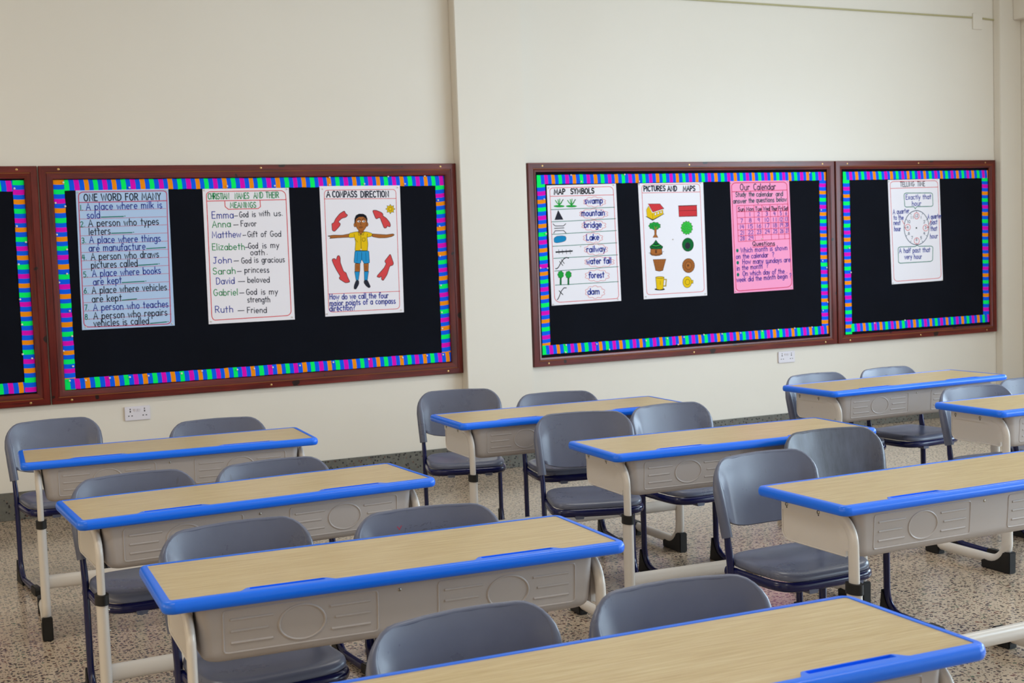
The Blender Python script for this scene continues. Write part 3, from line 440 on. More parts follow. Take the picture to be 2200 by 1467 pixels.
('l',7,(1442,-3053,1415,-3193,1345,-3314,1242,-3402,1117,-3446,986,-3440,865,-3385,767,-3289,706,-3162,688,-3021,715,-2881,784,-2760,887,-2672,1011,-2628,1142,-2634,1264,-2688,1361,-2784,1423,-2911,1442,-3053,1442,-3053),27),
('l',7,(1278,-3046,1264,-3114,1229,-3173,1176,-3215,1113,-3236,1046,-3233,984,-3207,934,-3160,903,-3098,893,-3029,907,-2962,942,-2903,995,-2860,1058,-2839,1125,-2842,1187,-2869,1237,-2915,1268,-2977,1278,-3046),27),
]),
('p6',(7.2905, 1.4996),((-2719, 4080), (2554, 4082), (2730, -4056), (-2566, -4107)),[
('l',19,(-2473,3874,-2416,3910,-2354,3936,-2287,3951,-2215,3957,1975,3965,2044,3960,2109,3947,2170,3925,2227,3893,2227,3893,2276,3855,2311,3811,2333,3761,2342,3706,2598,-3513,2592,-3586,2569,-3653,2528,-3714,2469,-3768,2469,-3768,2398,-3813,2321,-3846,2238,-3866,2148,-3874,-2049,-3952,-2115,-3949,-2177,-3936,-2236,-3914,-2291,-3883,-2291,-3883,-2338,-3844,-2372,-3801,-2393,-3752,-2401,-3698,-2581,3668,-2575,3727,-2555,3781,-2521,3830,-2473,3874,-2473,3874),48),
('l',19,(-2561,3311,2364,3374),41),
('t',1,'Our',(-1851,3403,-1001,3409),451,61),
('t',1,'Calendar',(-672,3405,1334,3425),453,61),
('t',20,'Study',(-2247,2946,-1341,2950),337,61),
('t',20,'the',(-1086,2946,-597,2956),338,61),
('t',20,'calendar',(-429,2935,1047,2930),339,61),
('t',20,'and',(1329,2937,1964,2946),342,61),
('t',20,'answer',(-2476,2469,-1296,2466),337,61),
('t',20,'the',(-1113,2493,-623,2502),338,61),
('t',20,'questions',(-440,2511,1162,2501),339,61),
('t',20,'below',(1371,2522,2283,2524),341,61),
('l',19,(-2193,2284,2413,2331),34),
('l',19,(-2177,1850,2426,1828),34),
('l',19,(-2162,1410,2441,1434),34),
('l',19,(-2146,958,2455,979),34),
('l',19,(-2131,505,2470,567),34),
('l',19,(-2115,82,2484,117),34),
('l',19,(-2099,-341,2499,-253),34),
('l',19,(-2193,2284,-2099,-341),34),
('l',19,(-1490,2289,-1430,-330),34),
('l',19,(-666,2293,-611,-322),34),
('l',19,(47,2299,74,-311),34),
('l',19,(771,2304,852,-301),34),
('l',19,(1440,2311,1523,-289),34),
('l',19,(1925,2321,2063,-272),34),
('l',19,(2413,2331,2499,-253),34),
('t',1,'Sun',(-2067,1894,-1516,1892),276,53),
('t',1,'Mon',(-1350,1891,-699,1889),278,53),
('t',1,'Tue',(-545,1888,15,1887),279,53),
('t',1,'Wed',(167,1886,746,1884),280,53),
('t',1,'Thur',(889,1884,1418,1882),280,53),
('t',1,'Fri',(1530,1882,1920,1880),281,53),
('t',1,'Sat',(2021,1880,2400,1879),282,53),
('t',21,'1',(-1135,1503,-905,1503),278,49),
('t',21,'2',(-361,1505,-164,1506),279,49),
('t',21,'3',(358,1508,565,1508),279,49),
('t',21,'4',(1069,1510,1256,1510),281,49),
('t',21,'5',(1670,1512,1810,1512),281,49),
('t',21,'6',(2159,1513,2291,1514),282,49),
('t',21,'7',(-1868,1052,-1676,1053),277,49),
('t',21,'8',(-1126,1055,-896,1056),279,49),
('t',21,'9',(-354,1059,-158,1060),279,49),
('t',21,'10',(265,1062,677,1064),280,49),
('t',21,'11',(992,1065,1360,1067),281,49),
('t',21,'12',(1618,1068,1899,1070),282,49),
('t',21,'13',(2116,1071,2371,1072),282,49),
('t',21,'14',(-1947,602,-1572,606),277,49),
('t',21,'15',(-1227,610,-776,615),278,49),
('t',21,'16',(-441,619,-58,624),279,49),
('t',21,'17',(272,627,689,632),281,49),
('t',21,'18',(1006,636,1374,640),281,49),
('t',21,'19',(1635,643,1920,647),282,49),
('t',21,'20',(2137,649,2387,652),282,49),
('t',21,'21',(-1933,173,-1561,176),278,49),
('t',21,'22',(-1218,179,-766,183),279,49),
('t',21,'23',(-433,186,-53,189),280,49),
('t',21,'24',(279,192,701,196),281,49),
('t',21,'25',(1019,199,1388,202),281,49),
('t',21,'26',(1651,204,1942,207),282,49),
('t',21,'27',(2157,209,2403,211),282,49),
('t',21,'28',(-1918,-246,-1550,-240),278,49),
('t',21,'29',(-1207,-234,-756,-227),278,49),
('t',1,'Questions',(-855,-683,1139,-703),304,57),
('l',19,(-872,-774,1138,-764),41),
('f',3,(-2103,-994,-2110,-1040,-2130,-1079,-2160,-1108,-2196,-1122,-2234,-1121,-2269,-1104,-2297,-1073,-2314,-1033,-2320,-987,-2312,-942,-2292,-903,-2262,-874,-2226,-859,-2189,-860,-2154,-877,-2126,-908,-2108,-949,-2103,-994)),
('f',3,(-2091,-1884,-2099,-1930,-2119,-1969,-2148,-1998,-2184,-2012,-2222,-2011,-2257,-1994,-2285,-1963,-2303,-1922,-2308,-1876,-2300,-1831,-2280,-1792,-2251,-1763,-2215,-1749,-2177,-1750,-2142,-1767,-2114,-1798,-2096,-1839,-2091,-1884)),
('f',3,(-2093,-2763,-2101,-2808,-2121,-2848,-2151,-2876,-2187,-2891,-2225,-2889,-2260,-2872,-2288,-2841,-2305,-2800,-2311,-2754,-2303,-2709,-2283,-2670,-2253,-2641,-2217,-2627,-2180,-2628,-2144,-2645,-2116,-2676,-2099,-2717,-2093,-2763)),
('t',21,'Which month is shown',(-1925,-1151,2253,-1089),350,57),
('t',21,'on the calendar  ?',(-2337,-1603,1043,-1558),350,57),
('t',21,'How many sundays are',(-1782,-2005,2517,-1993),351,57),
('t',21,'in the month  ?',(-2302,-2452,502,-2348),351,57),
('t',21,'On which day of the .',(-1791,-2866,2210,-2821),351,57),
('t',21,'week did the month begin ?',(-2347,-3298,2578,-3201),351,57),
]),
('p7',(8.7518, 1.4978),((-2719, 4024), (2476, 4060), (2709, -4000), (-2466, -4084)),[
('l',6,(-2397,3826,-2346,3858,-2290,3881,-2230,3895,-2164,3900,1921,3922,1995,3918,2064,3902,2128,3876,2185,3839,2185,3839,2234,3795,2269,3747,2291,3694,2299,3636,2526,-3479,2521,-3542,2502,-3600,2468,-3654,2421,-3703,2421,-3703,2362,-3745,2297,-3775,2224,-3793,2144,-3800,-1865,-3858,-1940,-3853,-2011,-3838,-2076,-3811,-2135,-3773,-2135,-3773,-2186,-3727,-2222,-3677,-2245,-3623,-2254,-3563,-2491,3646,-2487,3697,-2469,3744,-2440,3787,-2397,3826,-2397,3826),41),
('l',6,(-2463,3373,2306,3418),41),
('t',1,'TELLING',(-1499,3498,-99,3511),350,53),
('t',1,'TIME',(214,3519,976,3521),352,53),
('l',3,(-1071,2940,-1036,2962,-998,2977,-956,2986,-911,2989,1542,2964,1581,2961,1617,2952,1651,2938,1682,2919,1682,2919,1708,2896,1727,2871,1739,2843,1744,2813,1779,2053,1776,2022,1764,1994,1743,1969,1714,1949,1714,1949,1679,1932,1641,1920,1602,1913,1561,1910,202,1915,158,1911,120,1899,89,1879,64,1851,15,1781,-6,1757,-26,1750,-45,1759,-63,1785,-93,1845,-114,1875,-142,1896,-178,1908,-221,1912,-863,1900,-904,1902,-942,1910,-978,1922,-1012,1940,-1012,1940,-1041,1961,-1062,1986,-1075,2014,-1081,2045,-1133,2817,-1131,2852,-1120,2884,-1100,2913,-1071,2940,-1071,2940),55),
('l',3,(-1701,-1228,-1661,-1211,-1619,-1199,-1576,-1192,-1530,-1190,-158,-1207,-112,-1205,-69,-1197,-28,-1184,10,-1165,64,-1133,98,-1119,131,-1116,162,-1125,192,-1146,192,-1146,223,-1170,258,-1187,297,-1198,339,-1202,1510,-1228,1550,-1232,1588,-1242,1622,-1257,1653,-1278,1653,-1278,1679,-1303,1697,-1331,1707,-1360,1709,-1391,1674,-2267,1668,-2302,1653,-2332,1628,-2359,1594,-2381,1573,-2392,1533,-2410,1491,-2423,1446,-2431,1400,-2434,-1556,-2463,-1600,-2461,-1641,-2452,-1680,-2437,-1716,-2416,-1716,-2416,-1746,-2390,-1767,-2362,-1780,-2331,-1785,-2297,-1794,-1347,-1790,-1313,-1776,-1283,-1752,-1257,-1718,-1236,-1701,-1228),55),
('t',2,'Exactly that',(-975,2493,1592,2499),363,57),
('t',2,'hour',(-345,1985,580,1991),364,57),
('t',2,'A quarter',(-2255,1382,-643,1444),361,57),
('t',2,'to the',(-2202,934,-1220,935),362,57),
('t',2,'next',(-2210,523,-1537,537),362,57),
('t',2,'hour',(-2157,50,-1508,51),363,57),
('t',2,'A quarter',(1217,927,2602,957),367,57),
('t',2,'past',(1503,479,2196,499),368,57),
('t',2,'that',(1495,-11,2172,-5),368,57),
('t',2,'hour',(1429,-623,2226,-622),368,57),
('t',2,'A half past that',(-1694,-1660,1444,-1687),364,57),
('t',2,'very hour',(-1175,-2147,564,-2178),365,57),
('l',22,(1340,232,1321,22,1271,-183,1192,-376,1085,-554,954,-711,801,-844,630,-949,446,-1024,253,-1067,56,-1078,-140,-1055,-330,-1000,-510,-914,-676,-799,-822,-658,-946,-495,-1045,-313,-1116,-117,-1158,88,-1169,297,-1150,505,-1101,708,-1023,899,-918,1076,-788,1232,-637,1365,-468,1471,-286,1547,-94,1592,102,1605,298,1584,489,1531,670,1447,837,1333,986,1193,1112,1029,1212,847,1285,650,1328,443,1340,232),55),
('f',7,(134,245,129,222,116,202,97,188,74,180,50,181,27,190,8,205,-4,226,-7,249,-3,271,10,291,29,306,52,313,77,312,99,304,118,288,130,268,134,245)),
('l',22,(728,1412,647,1271),34),
('t',22,'1',(464,961,622,969),207,38),
('l',22,(1182,910,1044,830),34),
('t',22,'2',(790,613,948,622),208,38),
('l',22,(1340,232,1182,236),34),
('t',22,'3',(904,145,1062,153),208,38),
('l',22,(1159,-437,1024,-351),34),
('t',22,'4',(774,-316,932,-308),208,38),
('l',22,(688,-917,612,-771),34),
('t',22,'5',(437,-647,595,-639),208,38),
('l',22,(56,-1078,59,-913),34),
('t',22,'6',(-17,-758,140,-750),208,38),
('l',22,(-567,-879,-487,-739),34),
('t',22,'7',(-465,-620,-308,-613),207,38),
('l',22,(-1015,-375,-879,-297),34),
('t',22,'8',(-787,-272,-631,-265),206,38),
('l',22,(-1169,297,-1014,293),34),
('t',22,'9',(-899,193,-743,201),206,38),
('l',22,(-991,960,-858,875),34),
('t',22,'10',(-849,653,-537,658),207,38),
('l',22,(-526,1439,-451,1295),34),
('t',22,'11',(-515,983,-202,988),207,38),
('l',22,(102,1605,99,1440),34),
('t',22,'12',(-63,1097,251,1102),207,38),
('l',6,(354,1191,337,1108,291,1036,221,983,136,956,46,958,-38,989,-105,1045,-149,1119,-163,1203,-146,1285,-100,1358,-30,1411,55,1438,144,1436,228,1405,296,1349,340,1275,354,1191),41),
('l',6,(1261,222,1244,138,1197,66,1127,13,1041,-14,951,-11,866,20,798,77,754,151,739,235,757,319,803,391,873,444,959,471,1049,468,1134,437,1202,381,1247,306,1261,222),41),
('l',6,(-546,311,-563,228,-609,156,-679,104,-763,77,-852,80,-936,111,-1003,167,-1046,241,-1060,324,-1043,407,-997,479,-928,531,-844,558,-755,556,-671,525,-604,469,-560,395,-546,311),41),
('l',6,(336,-781,319,-864,273,-936,203,-988,118,-1015,28,-1012,-56,-980,-124,-924,-168,-849,-182,-765,-165,-682,-119,-610,-49,-558,36,-531,126,-534,210,-565,278,-622,322,-697,336,-781),41),
('l',6,(-1353,865,-1126,526),41),
('l',6,(1548,828,1320,435),41),
('l',6,(-1069,282,-937,279),41),
('l',6,(1103,257,1302,300),41),
]),
]
PINS={'A_R':[(2.107,1.921),(2.107,1.705),(2.152,1.612),(2.105,1.485),(2.101,1.283),(2.103,1.137),(2.097,0.965),(2.147,0.937)],
'B_L':[(2.327,1.834),(2.38,1.814),(2.324,1.65),(2.376,1.562),(2.368,1.42),(2.321,1.371),(2.371,1.202),(2.376,1.053),(2.322,0.969),(2.371,0.875)],
'B_B':[(2.348,0.791),(2.438,0.787),(2.576,0.791),(2.692,0.788),(2.802,0.788),(2.999,0.788),(3.123,0.794),(3.341,0.787),(3.447,0.785),(3.565,0.786),(3.739,0.785),(3.959,0.791),(4.197,0.793),(4.43,0.789),(4.601,0.79)],
'B_R':[(4.715,0.789),(4.716,0.962),(4.717,1.07),(4.718,1.249),(4.72,1.442),(4.725,1.638),(4.722,1.809)],
'B_T':[(2.377,1.952),(2.751,1.918),(3.335,1.918),(3.632,1.917),(3.989,1.966),(3.987,1.919),(4.219,1.922),(4.382,1.968),(4.495,1.918),(4.634,1.968)],
'C_L':[(5.5,1.802),(5.506,1.567),(5.508,1.332),(5.454,1.334)],
'C_T':[(5.712,1.964),(5.79,1.919),(6.136,1.964),(6.252,1.914),(7.731,1.963)],
'C_B':[(5.632,0.796),(5.626,0.745),(5.873,0.787),(5.972,0.742),(6.272,0.786),(6.448,0.791),(6.538,0.742),(6.587,0.793),(6.758,0.8),(6.915,0.797),(7.077,0.794),(7.269,0.797),(7.416,0.799),(7.565,0.801),(7.725,0.799)],
'C_R':[(7.832,1.682),(7.837,1.298),(7.875,1.244),(7.877,0.982),(7.832,0.92)],
'D_L':[(8.092,1.385),(8.104,1.199)],
'D_B':[(8.324,0.797),(8.626,0.802)],
'p1':[(2.46,1.893),(2.968,1.898),(2.457,1.102),(2.96,1.094)],
'p2':[(3.195,1.894),(3.71,1.895),(3.196,1.094),(3.706,1.094)],
'p3':[(3.941,1.893),(4.445,1.896),(3.935,1.101),(4.435,1.101),(4.176,1.502)],
'p4':[(5.54,1.879),(6.047,1.892),(5.546,1.082),(6.055,1.094),(5.772,1.473)],
'p5':[(6.253,1.894),(6.764,1.897),(6.284,1.099),(6.782,1.097),(6.52,1.499)],
'p6':[(7.028,1.894),(7.532,1.903),(7.048,1.103),(7.546,1.11),(7.289,1.48)],
'p7':[(8.489,1.888),(8.973,1.895),(8.516,1.099),(9.012,1.103)]}

# ---------------------------------------------------------------- materials
def mat(name, col, rough=.5, spec=.5, metal=0, coat=0):
    m = bpy.data.materials.new(name); m.use_nodes = True
    b = m.node_tree.nodes['Principled BSDF']
    b.inputs['Base Color'].default_value = col; b.inputs['Roughness'].default_value = rough
    b.inputs['Specular IOR Level'].default_value = spec; b.inputs['Metallic'].default_value = metal
    b.inputs['Coat Weight'].default_value = coat
    return m
class NT:
    def __init__(s, m): s.t = m.node_tree; s.n = s.t.nodes; s.l = s.t.links; s.b = s.n['Principled BSDF']
    def node(s, typ, **kw):
        n = s.n.new(typ)
        for k, v in kw.items(): setattr(n, k, v)
        return n
    def link(s, a, b): s.l.new(a, b)
    def coords(s, scale=(1, 1, 1), src='Object', rand=False):
        tc = s.node('ShaderNodeTexCoord'); mp = s.node('ShaderNodeMapping'); mp.inputs['Scale'].default_value = scale
        s.link(tc.outputs[src], mp.inputs['Vector'])
        if rand:
            oi = s.node('ShaderNodeObjectInfo'); mu = s.node('ShaderNodeMath', operation='MULTIPLY'); mu.inputs[1].default_value = 37
            s.link(oi.outputs['Random'], mu.inputs[0]); s.link(mu.outputs[0], mp.inputs['Location'])
        return mp.outputs[0]
    def noise(s, vec, scale, detail=3, rough=.5):
        n = s.node('ShaderNodeTexNoise'); n.inputs['Scale'].default_value = scale; n.inputs['Detail'].default_value = detail; n.inputs['Roughness'].default_value = rough
        s.link(vec, n.inputs['Vector']); return n.outputs['Fac']
    def ramp(s, fac, stops):
        r = s.node('ShaderNodeValToRGB'); e = r.color_ramp.elements
        while len(e) < len(stops): e.new(.5)
        for i, (p, c) in enumerate(stops): e[i].position = p; e[i].color = c
        s.link(fac, r.inputs[0]); return r.outputs[0]
    def mix(s, fac, a, b, mode='MIX'):
        m = s.node('ShaderNodeMix', data_type='RGBA', blend_type=mode)
        for sock, v in ((m.inputs[0], fac), (m.inputs[6], a), (m.inputs[7], b)):
            if hasattr(v, 'is_output'): s.link(v, sock)
            else: sock.default_value = v
        return m.outputs[2]
    def math(s, op, a, b=None):
        m = s.node('ShaderNodeMath', operation=op)
        for sock, v in ((m.inputs[0], a), (m.inputs[1], b)):
            if v is None: continue
            if hasattr(v, 'is_output'): s.link(v, sock)
            else: sock.default_value = v
        return m.outputs[0]
    def bump(s, h, strength, dist=.001):
        b = s.node('ShaderNodeBump'); b.inputs['Strength'].default_value = strength; b.inputs['Distance'].default_value = dist
        s.link(h, b.inputs['Height']); s.link(b.outputs[0], s.b.inputs['Normal'])
    def base(s, c): s.link(c, s.b.inputs['Base Color'])

def wall_mat():
    m = mat('cream_wall_paint', lin(235, 231, 222), .38, .45); t = NT(m)
    v = t.coords(); n = t.noise(v, 1.3, 4)
    t.base(t.mix(n, lin(226, 219, 209), lin(231, 225, 216)))
    t.bump(t.noise(v, 14, 5), .12, .004); return m
def floor_mat():
    m = mat('terrazzo', lin(200, 186, 165), .17, .5); t = NT(m)
    v = t.coords()
    big = t.noise(v, 2.2, 3)
    base = t.mix(big, lin(199, 181, 160), lin(183, 165, 144))
    fine = t.noise(v, 160, 2); base = t.mix(t.math('MULTIPLY', fine, .35), base, lin(152, 132, 112))
    warp = t.node('ShaderNodeTexNoise'); warp.inputs['Scale'].default_value = 55; t.link(v, warp.inputs['Vector'])
    wv = t.node('ShaderNodeVectorMath', operation='SCALE'); wv.inputs['Scale'].default_value = .012; t.link(warp.outputs['Color'], wv.inputs[0])
    wa = t.node('ShaderNodeVectorMath', operation='ADD'); t.link(v, wa.inputs[0]); t.link(wv.outputs[0], wa.inputs[1])
    col = base
    for scale, thr, act, dark in ((54, .35, .55, 1), (96, .31, .46, 0)):
        vo = t.node('ShaderNodeTexVoronoi', voronoi_dimensions='2D'); vo.inputs['Scale'].default_value = scale
        t.link(wa.outputs[0], vo.inputs['Vector'])
        sep = t.node('ShaderNodeSeparateColor'); t.link(vo.outputs['Color'], sep.inputs[0])
        size = t.math('ADD', t.math('MULTIPLY', sep.outputs[1], .14), thr-.1)
        mask = t.math('MULTIPLY', t.math('LESS_THAN', vo.outputs['Distance'], size), t.math('LESS_THAN', sep.outputs[0], act))
        chip = t.ramp(sep.outputs[2], [(0, lin(38, 30, 32)), (.35, lin(72, 58, 56)), (.6, lin(96, 84, 84)), (.74, lin(112, 62, 48)), (.88, lin(142, 124, 108)), (.97, lin(74, 98, 78))])
        col = t.mix(mask, col, chip)
    t.base(col); return m
def skirting_mat():
    m = mat('dark_terrazzo', lin(96, 95, 90), .35); t = NT(m); v = t.coords()
    col = t.mix(t.noise(v, 30, 4), lin(116, 115, 108), lin(84, 83, 80))
    vo = t.node('ShaderNodeTexVoronoi'); vo.inputs['Scale'].default_value = 62; t.link(v, vo.inputs['Vector'])
    sep = t.node('ShaderNodeSeparateColor'); t.link(vo.outputs['Color'], sep.inputs[0])
    mask = t.math('MULTIPLY', t.math('LESS_THAN', vo.outputs['Distance'], .36), t.math('LESS_THAN', sep.outputs[0], .7))
    chip = t.ramp(sep.outputs[1], [(0, lin(30, 30, 32)), (.6, lin(52, 50, 50)), (.85, lin(120, 110, 100)), (1, lin(90, 60, 50))])
    t.base(t.mix(mask, col, chip)); return m
def laminate_mat():
    m = mat('oak_laminate', lin(206, 182, 140), .36, .45); t = NT(m)
    v = t.coords((1.2, 34, 1), rand=True); v2 = t.coords((5, 210, 1), rand=True)
    a = t.noise(v, 3, 5, .6); b = t.noise(v2, 2.2, 3, .6)
    c = t.ramp(a, [(.3, lin(188, 167, 122)), (.5, lin(202, 183, 141)), (.7, lin(209, 193, 155))])
    t.base(t.mix(t.math('MULTIPLY', t.math('SUBTRACT', b, .40), 2.6), c, lin(172, 142, 98)))
    return m
def mahogany_mat(scale, nm):
    m = mat(nm, lin(78, 26, 18), .28, .5); t = NT(m)
    v = t.coords(scale); a = t.noise(v, 2.5, 5, .6); k = t.noise(t.coords((9, 9, 9)), 1.0, 2)
    c = t.ramp(a, [(.28, lin(56, 10, 8)), (.5, lin(98, 22, 15)), (.72, lin(124, 36, 22))])
    t.base(t.mix(t.math('GREATER_THAN', k, .70), c, lin(36, 14, 12))); return m
def chair_mat():
    m = mat('grey_chair_plastic', lin(118, 124, 142), .34, .5); t = NT(m)
    v = t.coords(rand=True); n = t.noise(v, 7, 5, .65)
    c = t.mix(n, lin(90, 95, 116), lin(106, 111, 133))
    s = t.noise(t.coords((22, 22, 3), rand=True), 2.2, 3)
    c = t.mix(t.math('MULTIPLY', t.math('GREATER_THAN', s, .71), .35), c, lin(84, 84, 92))
    t.base(c)
    t.link(t.math('ADD', t.math('MULTIPLY', n, .22), .19), t.b.inputs['Roughness']); t.bump(t.noise(v, 420, 2), .05, .0006); return m
def worn_mat():
    m = chair_mat(); m.name = 'worn_chair_plastic'; t = NT(m); old = t.b.inputs['Base Color'].links[0].from_socket
    st = t.noise(t.coords((26, 26, 2.2)), 2.0, 4, .7); cl = t.noise(t.coords(), 6, 3)
    f = t.math('MULTIPLY', t.math('MULTIPLY', st, cl), 1.9)
    t.base(t.mix(f, old, lin(58, 60, 66))); return m
def cream_metal_mat():
    m = mat('off_white_enamel', lin(222, 216, 211), .22, .5); t = NT(m)
    n = t.noise(t.coords(rand=True), 34, 2)
    t.base(t.mix(t.math('GREATER_THAN', n, .775), lin(222, 216, 211), lin(90, 74, 60))); return m
def felt_mat():
    m = mat('black_felt', lin(20, 21, 28), .85, .12); t = NT(m)
    v = t.coords(); t.base(t.mix(t.noise(v, 3, 4), lin(9, 10, 18), lin(14, 18, 30))); t.bump(t.noise(v, 600, 2), .3, .001); return m

M = dict(
    wall=wall_mat(), floor=floor_mat(), skirting=skirting_mat(), wood=laminate_mat(),
    frame_h=mahogany_mat((1.2, 12, 22), 'mahogany_rail'), frame_v=mahogany_mat((22, 12, 1.2), 'mahogany_stile'),
    chair=chair_mat(), chair_worn=worn_mat(), white=cream_metal_mat(), felt=felt_mat(),
    tray=mat('cream_plastic', lin(181, 173, 171), .34, .45),
    blue=mat('blue_edging', lin(12, 114, 255), .3, .5), navy=mat('navy_enamel', lin(12, 17, 74), .2, .5),
    rubber=mat('black_rubber', lin(26, 25, 26), .5, .4), steel=mat('steel_screw', lin(170, 165, 155), .3, .5, 1),
    brass=mat('brass_screw', lin(205, 165, 110), .35, .5, 1), ceiling=mat('white_ceiling', lin(240, 238, 230), .8),
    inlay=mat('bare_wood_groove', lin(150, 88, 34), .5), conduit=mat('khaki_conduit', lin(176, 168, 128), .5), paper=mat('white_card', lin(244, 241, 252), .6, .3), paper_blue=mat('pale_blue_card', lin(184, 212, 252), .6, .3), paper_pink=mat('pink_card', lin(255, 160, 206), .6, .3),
    s_blue=mat('blue_paper', lin(8, 100, 255), .7, .1), s_green=mat('green_paper', lin(0, 255, 112), .7, .1),
    s_mag=mat('magenta_paper', lin(232, 10, 196), .7, .1), s_or=mat('orange_paper', lin(255, 152, 14), .7, .1),
    pin=mat('pearl_pin', lin(240, 236, 232), .25), socket=mat('white_socket_plastic', lin(226, 222, 232), .3), hole=mat('dark_hole', lin(52, 48, 54), .6),
    glass=mat('window_glass', (1, 1, 1, 1), .02), pvc=mat('white_window_frame', lin(235, 235, 235), .4),
    penr=mat('red_pen', lin(170, 45, 75), .6), pend=mat('dark_pen', lin(70, 72, 88), .6),
)
M['glass'].node_tree.nodes['Principled BSDF'].inputs['Transmission Weight'].default_value = 1
INK_RGB = dict(pink=(196, 84, 120), ink=(28, 36, 60), navy=(38, 58, 168), teal=(0, 122, 104), red=(222, 62, 70), green=(22, 146, 84), coral=(222, 76, 80), black=(22, 24, 34),
    yellow=(236, 196, 20), brown=(176, 106, 50), white=(240, 238, 245), lightblue=(40, 150, 214), charcoal=(44, 44, 58), leaf=(34, 164, 64), leafd=(10, 104, 50), lake=(24, 140, 200),
    dred=(150, 40, 44), leafb=(60, 196, 70), brownd=(106, 62, 34), rose=(216, 30, 74), dusk=(74, 92, 108), violet=(96, 66, 170), slate=(62, 84, 112))
INK_M = [mat('ink_'+k, lin(*INK_RGB[k]), .7, .12) for k in INKS]

# ---------------------------------------------------------------- mesh helpers
class MB:
    def __init__(s): s.v = []; s.f = []; s.m = []
    def add(s, vs, fs, mi=0):
        o = len(s.v); s.v += [tuple(v) for v in vs]; s.f += [tuple(i+o for i in f) for f in fs]; s.m += [mi]*len(fs)
    def box(s, x0, x1, y0, y1, z0, z1, mi=0):
        s.add([(x, y, z) for z in (z0, z1) for y in (y0, y1) for x in (x0, x1)],
              [(0, 2, 3, 1), (4, 5, 7, 6), (0, 1, 5, 4), (2, 6, 7, 3), (0, 4, 6, 2), (1, 3, 7, 5)], mi)
    def prism(s, poly, axis, a, b, mi=0):            # polygon in the plane across axis, extruded from a to b
        n = len(poly)
        p3 = (lambda p, t: (t, p[0], p[1])) if axis == 'x' else ((lambda p, t: (p[0], t, p[1])) if axis == 'y' else (lambda p, t: (p[0], p[1], t)))
        s.add([p3(p, a) for p in poly] + [p3(p, b) for p in poly],
              [tuple(range(n))[::-1], tuple(range(n, 2*n))] + [(i, (i+1) % n, n+(i+1) % n, n+i) for i in range(n)], mi)
    def grid(s, rows, mi=0, loop=False):
        n = len(rows[0]); vs = [p for r in rows for p in r]; fs = []
        for i in range(len(rows)-1):
            for j in range(n if loop else n-1):
                k = (j+1) % n; fs.append((i*n+j, i*n+k, (i+1)*n+k, (i+1)*n+j))
        s.add(vs, fs, mi)
    def sweep(s, path, secs, side=(1, 0, 0), seg=14, mi=0, caps=True):
        """oval tube; secs = (half width along side, half height across) per point"""
        n = len(path); P = [Vector(p) for p in path]; side = Vector(side); rows = []
        if not isinstance(secs, list): secs = [secs]*n
        for i in range(n):
            t = (P[min(i+1, n-1)]-P[max(i-1, 0)]).normalized()
            sd = side - t*side.dot(t); sd.normalize(); up = t.cross(sd)
            a, b = secs[i]
            rows.append([P[i]+sd*a*math.cos(2*PI*k/seg)+up*b*math.sin(2*PI*k/seg) for k in range(seg)])
        s.grid(rows, mi, True)
        if caps:
            s.add(rows[0], [tuple(range(seg))[::-1]], mi); s.add(rows[-1], [tuple(range(seg))], mi)
    def disc(s, c, axis, r, h, seg=12, mi=0):        # short cylinder with domed face
        c = Vector(c); ax = Vector(axis).normalized(); u = ax.orthogonal().normalized(); v = ax.cross(u); rows = []
        for rr, hh in ((r, 0), (r, h*.6), (r*.75, h*.9), (r*.3, h)):
            rows.append([c+ax*hh+(u*math.cos(2*PI*k/seg)+v*math.sin(2*PI*k/seg))*rr for k in range(seg)])
        s.grid(rows, mi, True); s.add(rows[-1], [tuple(range(seg))], mi)
def arc(cy, cz, r, a0, a1, n=8):
    return [(cy+r*math.cos(math.radians(a0+(a1-a0)*i/n)), cz+r*math.sin(math.radians(a0+(a1-a0)*i/n))) for i in range(n+1)]
def rrect(x0, x1, y0, y1, r, n=5):
    p = []
    for cx, cy, a in ((x1-r, y1-r, 0), (x0+r, y1-r, 90), (x0+r, y0+r, 180), (x1-r, y0+r, 270)):
        p += arc(cx, cy, r, a, a+90, n)
    return p
def obj(name, mb, mats, parent=None, smooth=40, bevel=0, kind=None):
    me = bpy.data.meshes.new(name); me.from_pydata(mb.v, [], mb.f); me.validate()
    if not isinstance(mats, (list, tuple)): mats = [mats]
    for m in mats: me.materials.append(m)
    if len(me.polygons) == len(mb.m): me.polygons.foreach_set('material_index', mb.m)
    bm = bmesh.new(); bm.from_mesh(me); bmesh.ops.remove_doubles(bm, verts=bm.verts, dist=1e-6)
    if smooth is not None: bmesh.ops.recalc_face_normals(bm, faces=bm.faces)
    if bevel:
        es = [e for e in bm.edges if len(e.link_faces) == 2 and e.calc_face_angle(0) > .6]
        bmesh.ops.bevel(bm, geom=es, offset=bevel, segments=2, affect='EDGES', clamp_overlap=True)
    bm.to_mesh(me); bm.free()
    if smooth is not None:
        me.polygons.foreach_set('use_smooth', [True]*len(me.polygons)); me.set_sharp_from_angle(angle=math.radians(smooth))
    o = bpy.data.objects.new(name, me); C.objects.link(o)
    if parent: o.parent = parent
    if kind: o['kind'] = kind
    return o
def thing(name, label, cat, loc=(0, 0, 0), rz=0, group=None):
    o = bpy.data.objects.new(name, None); C.objects.link(o); o.location = loc; o.rotation_euler = (0, 0, rz); o.empty_display_size = .1
    return tag(o, label, cat, group)
def tag(o, label, cat, group=None):
    o['label'] = label; o['category'] = cat
    if group: o['group'] = group
    return o
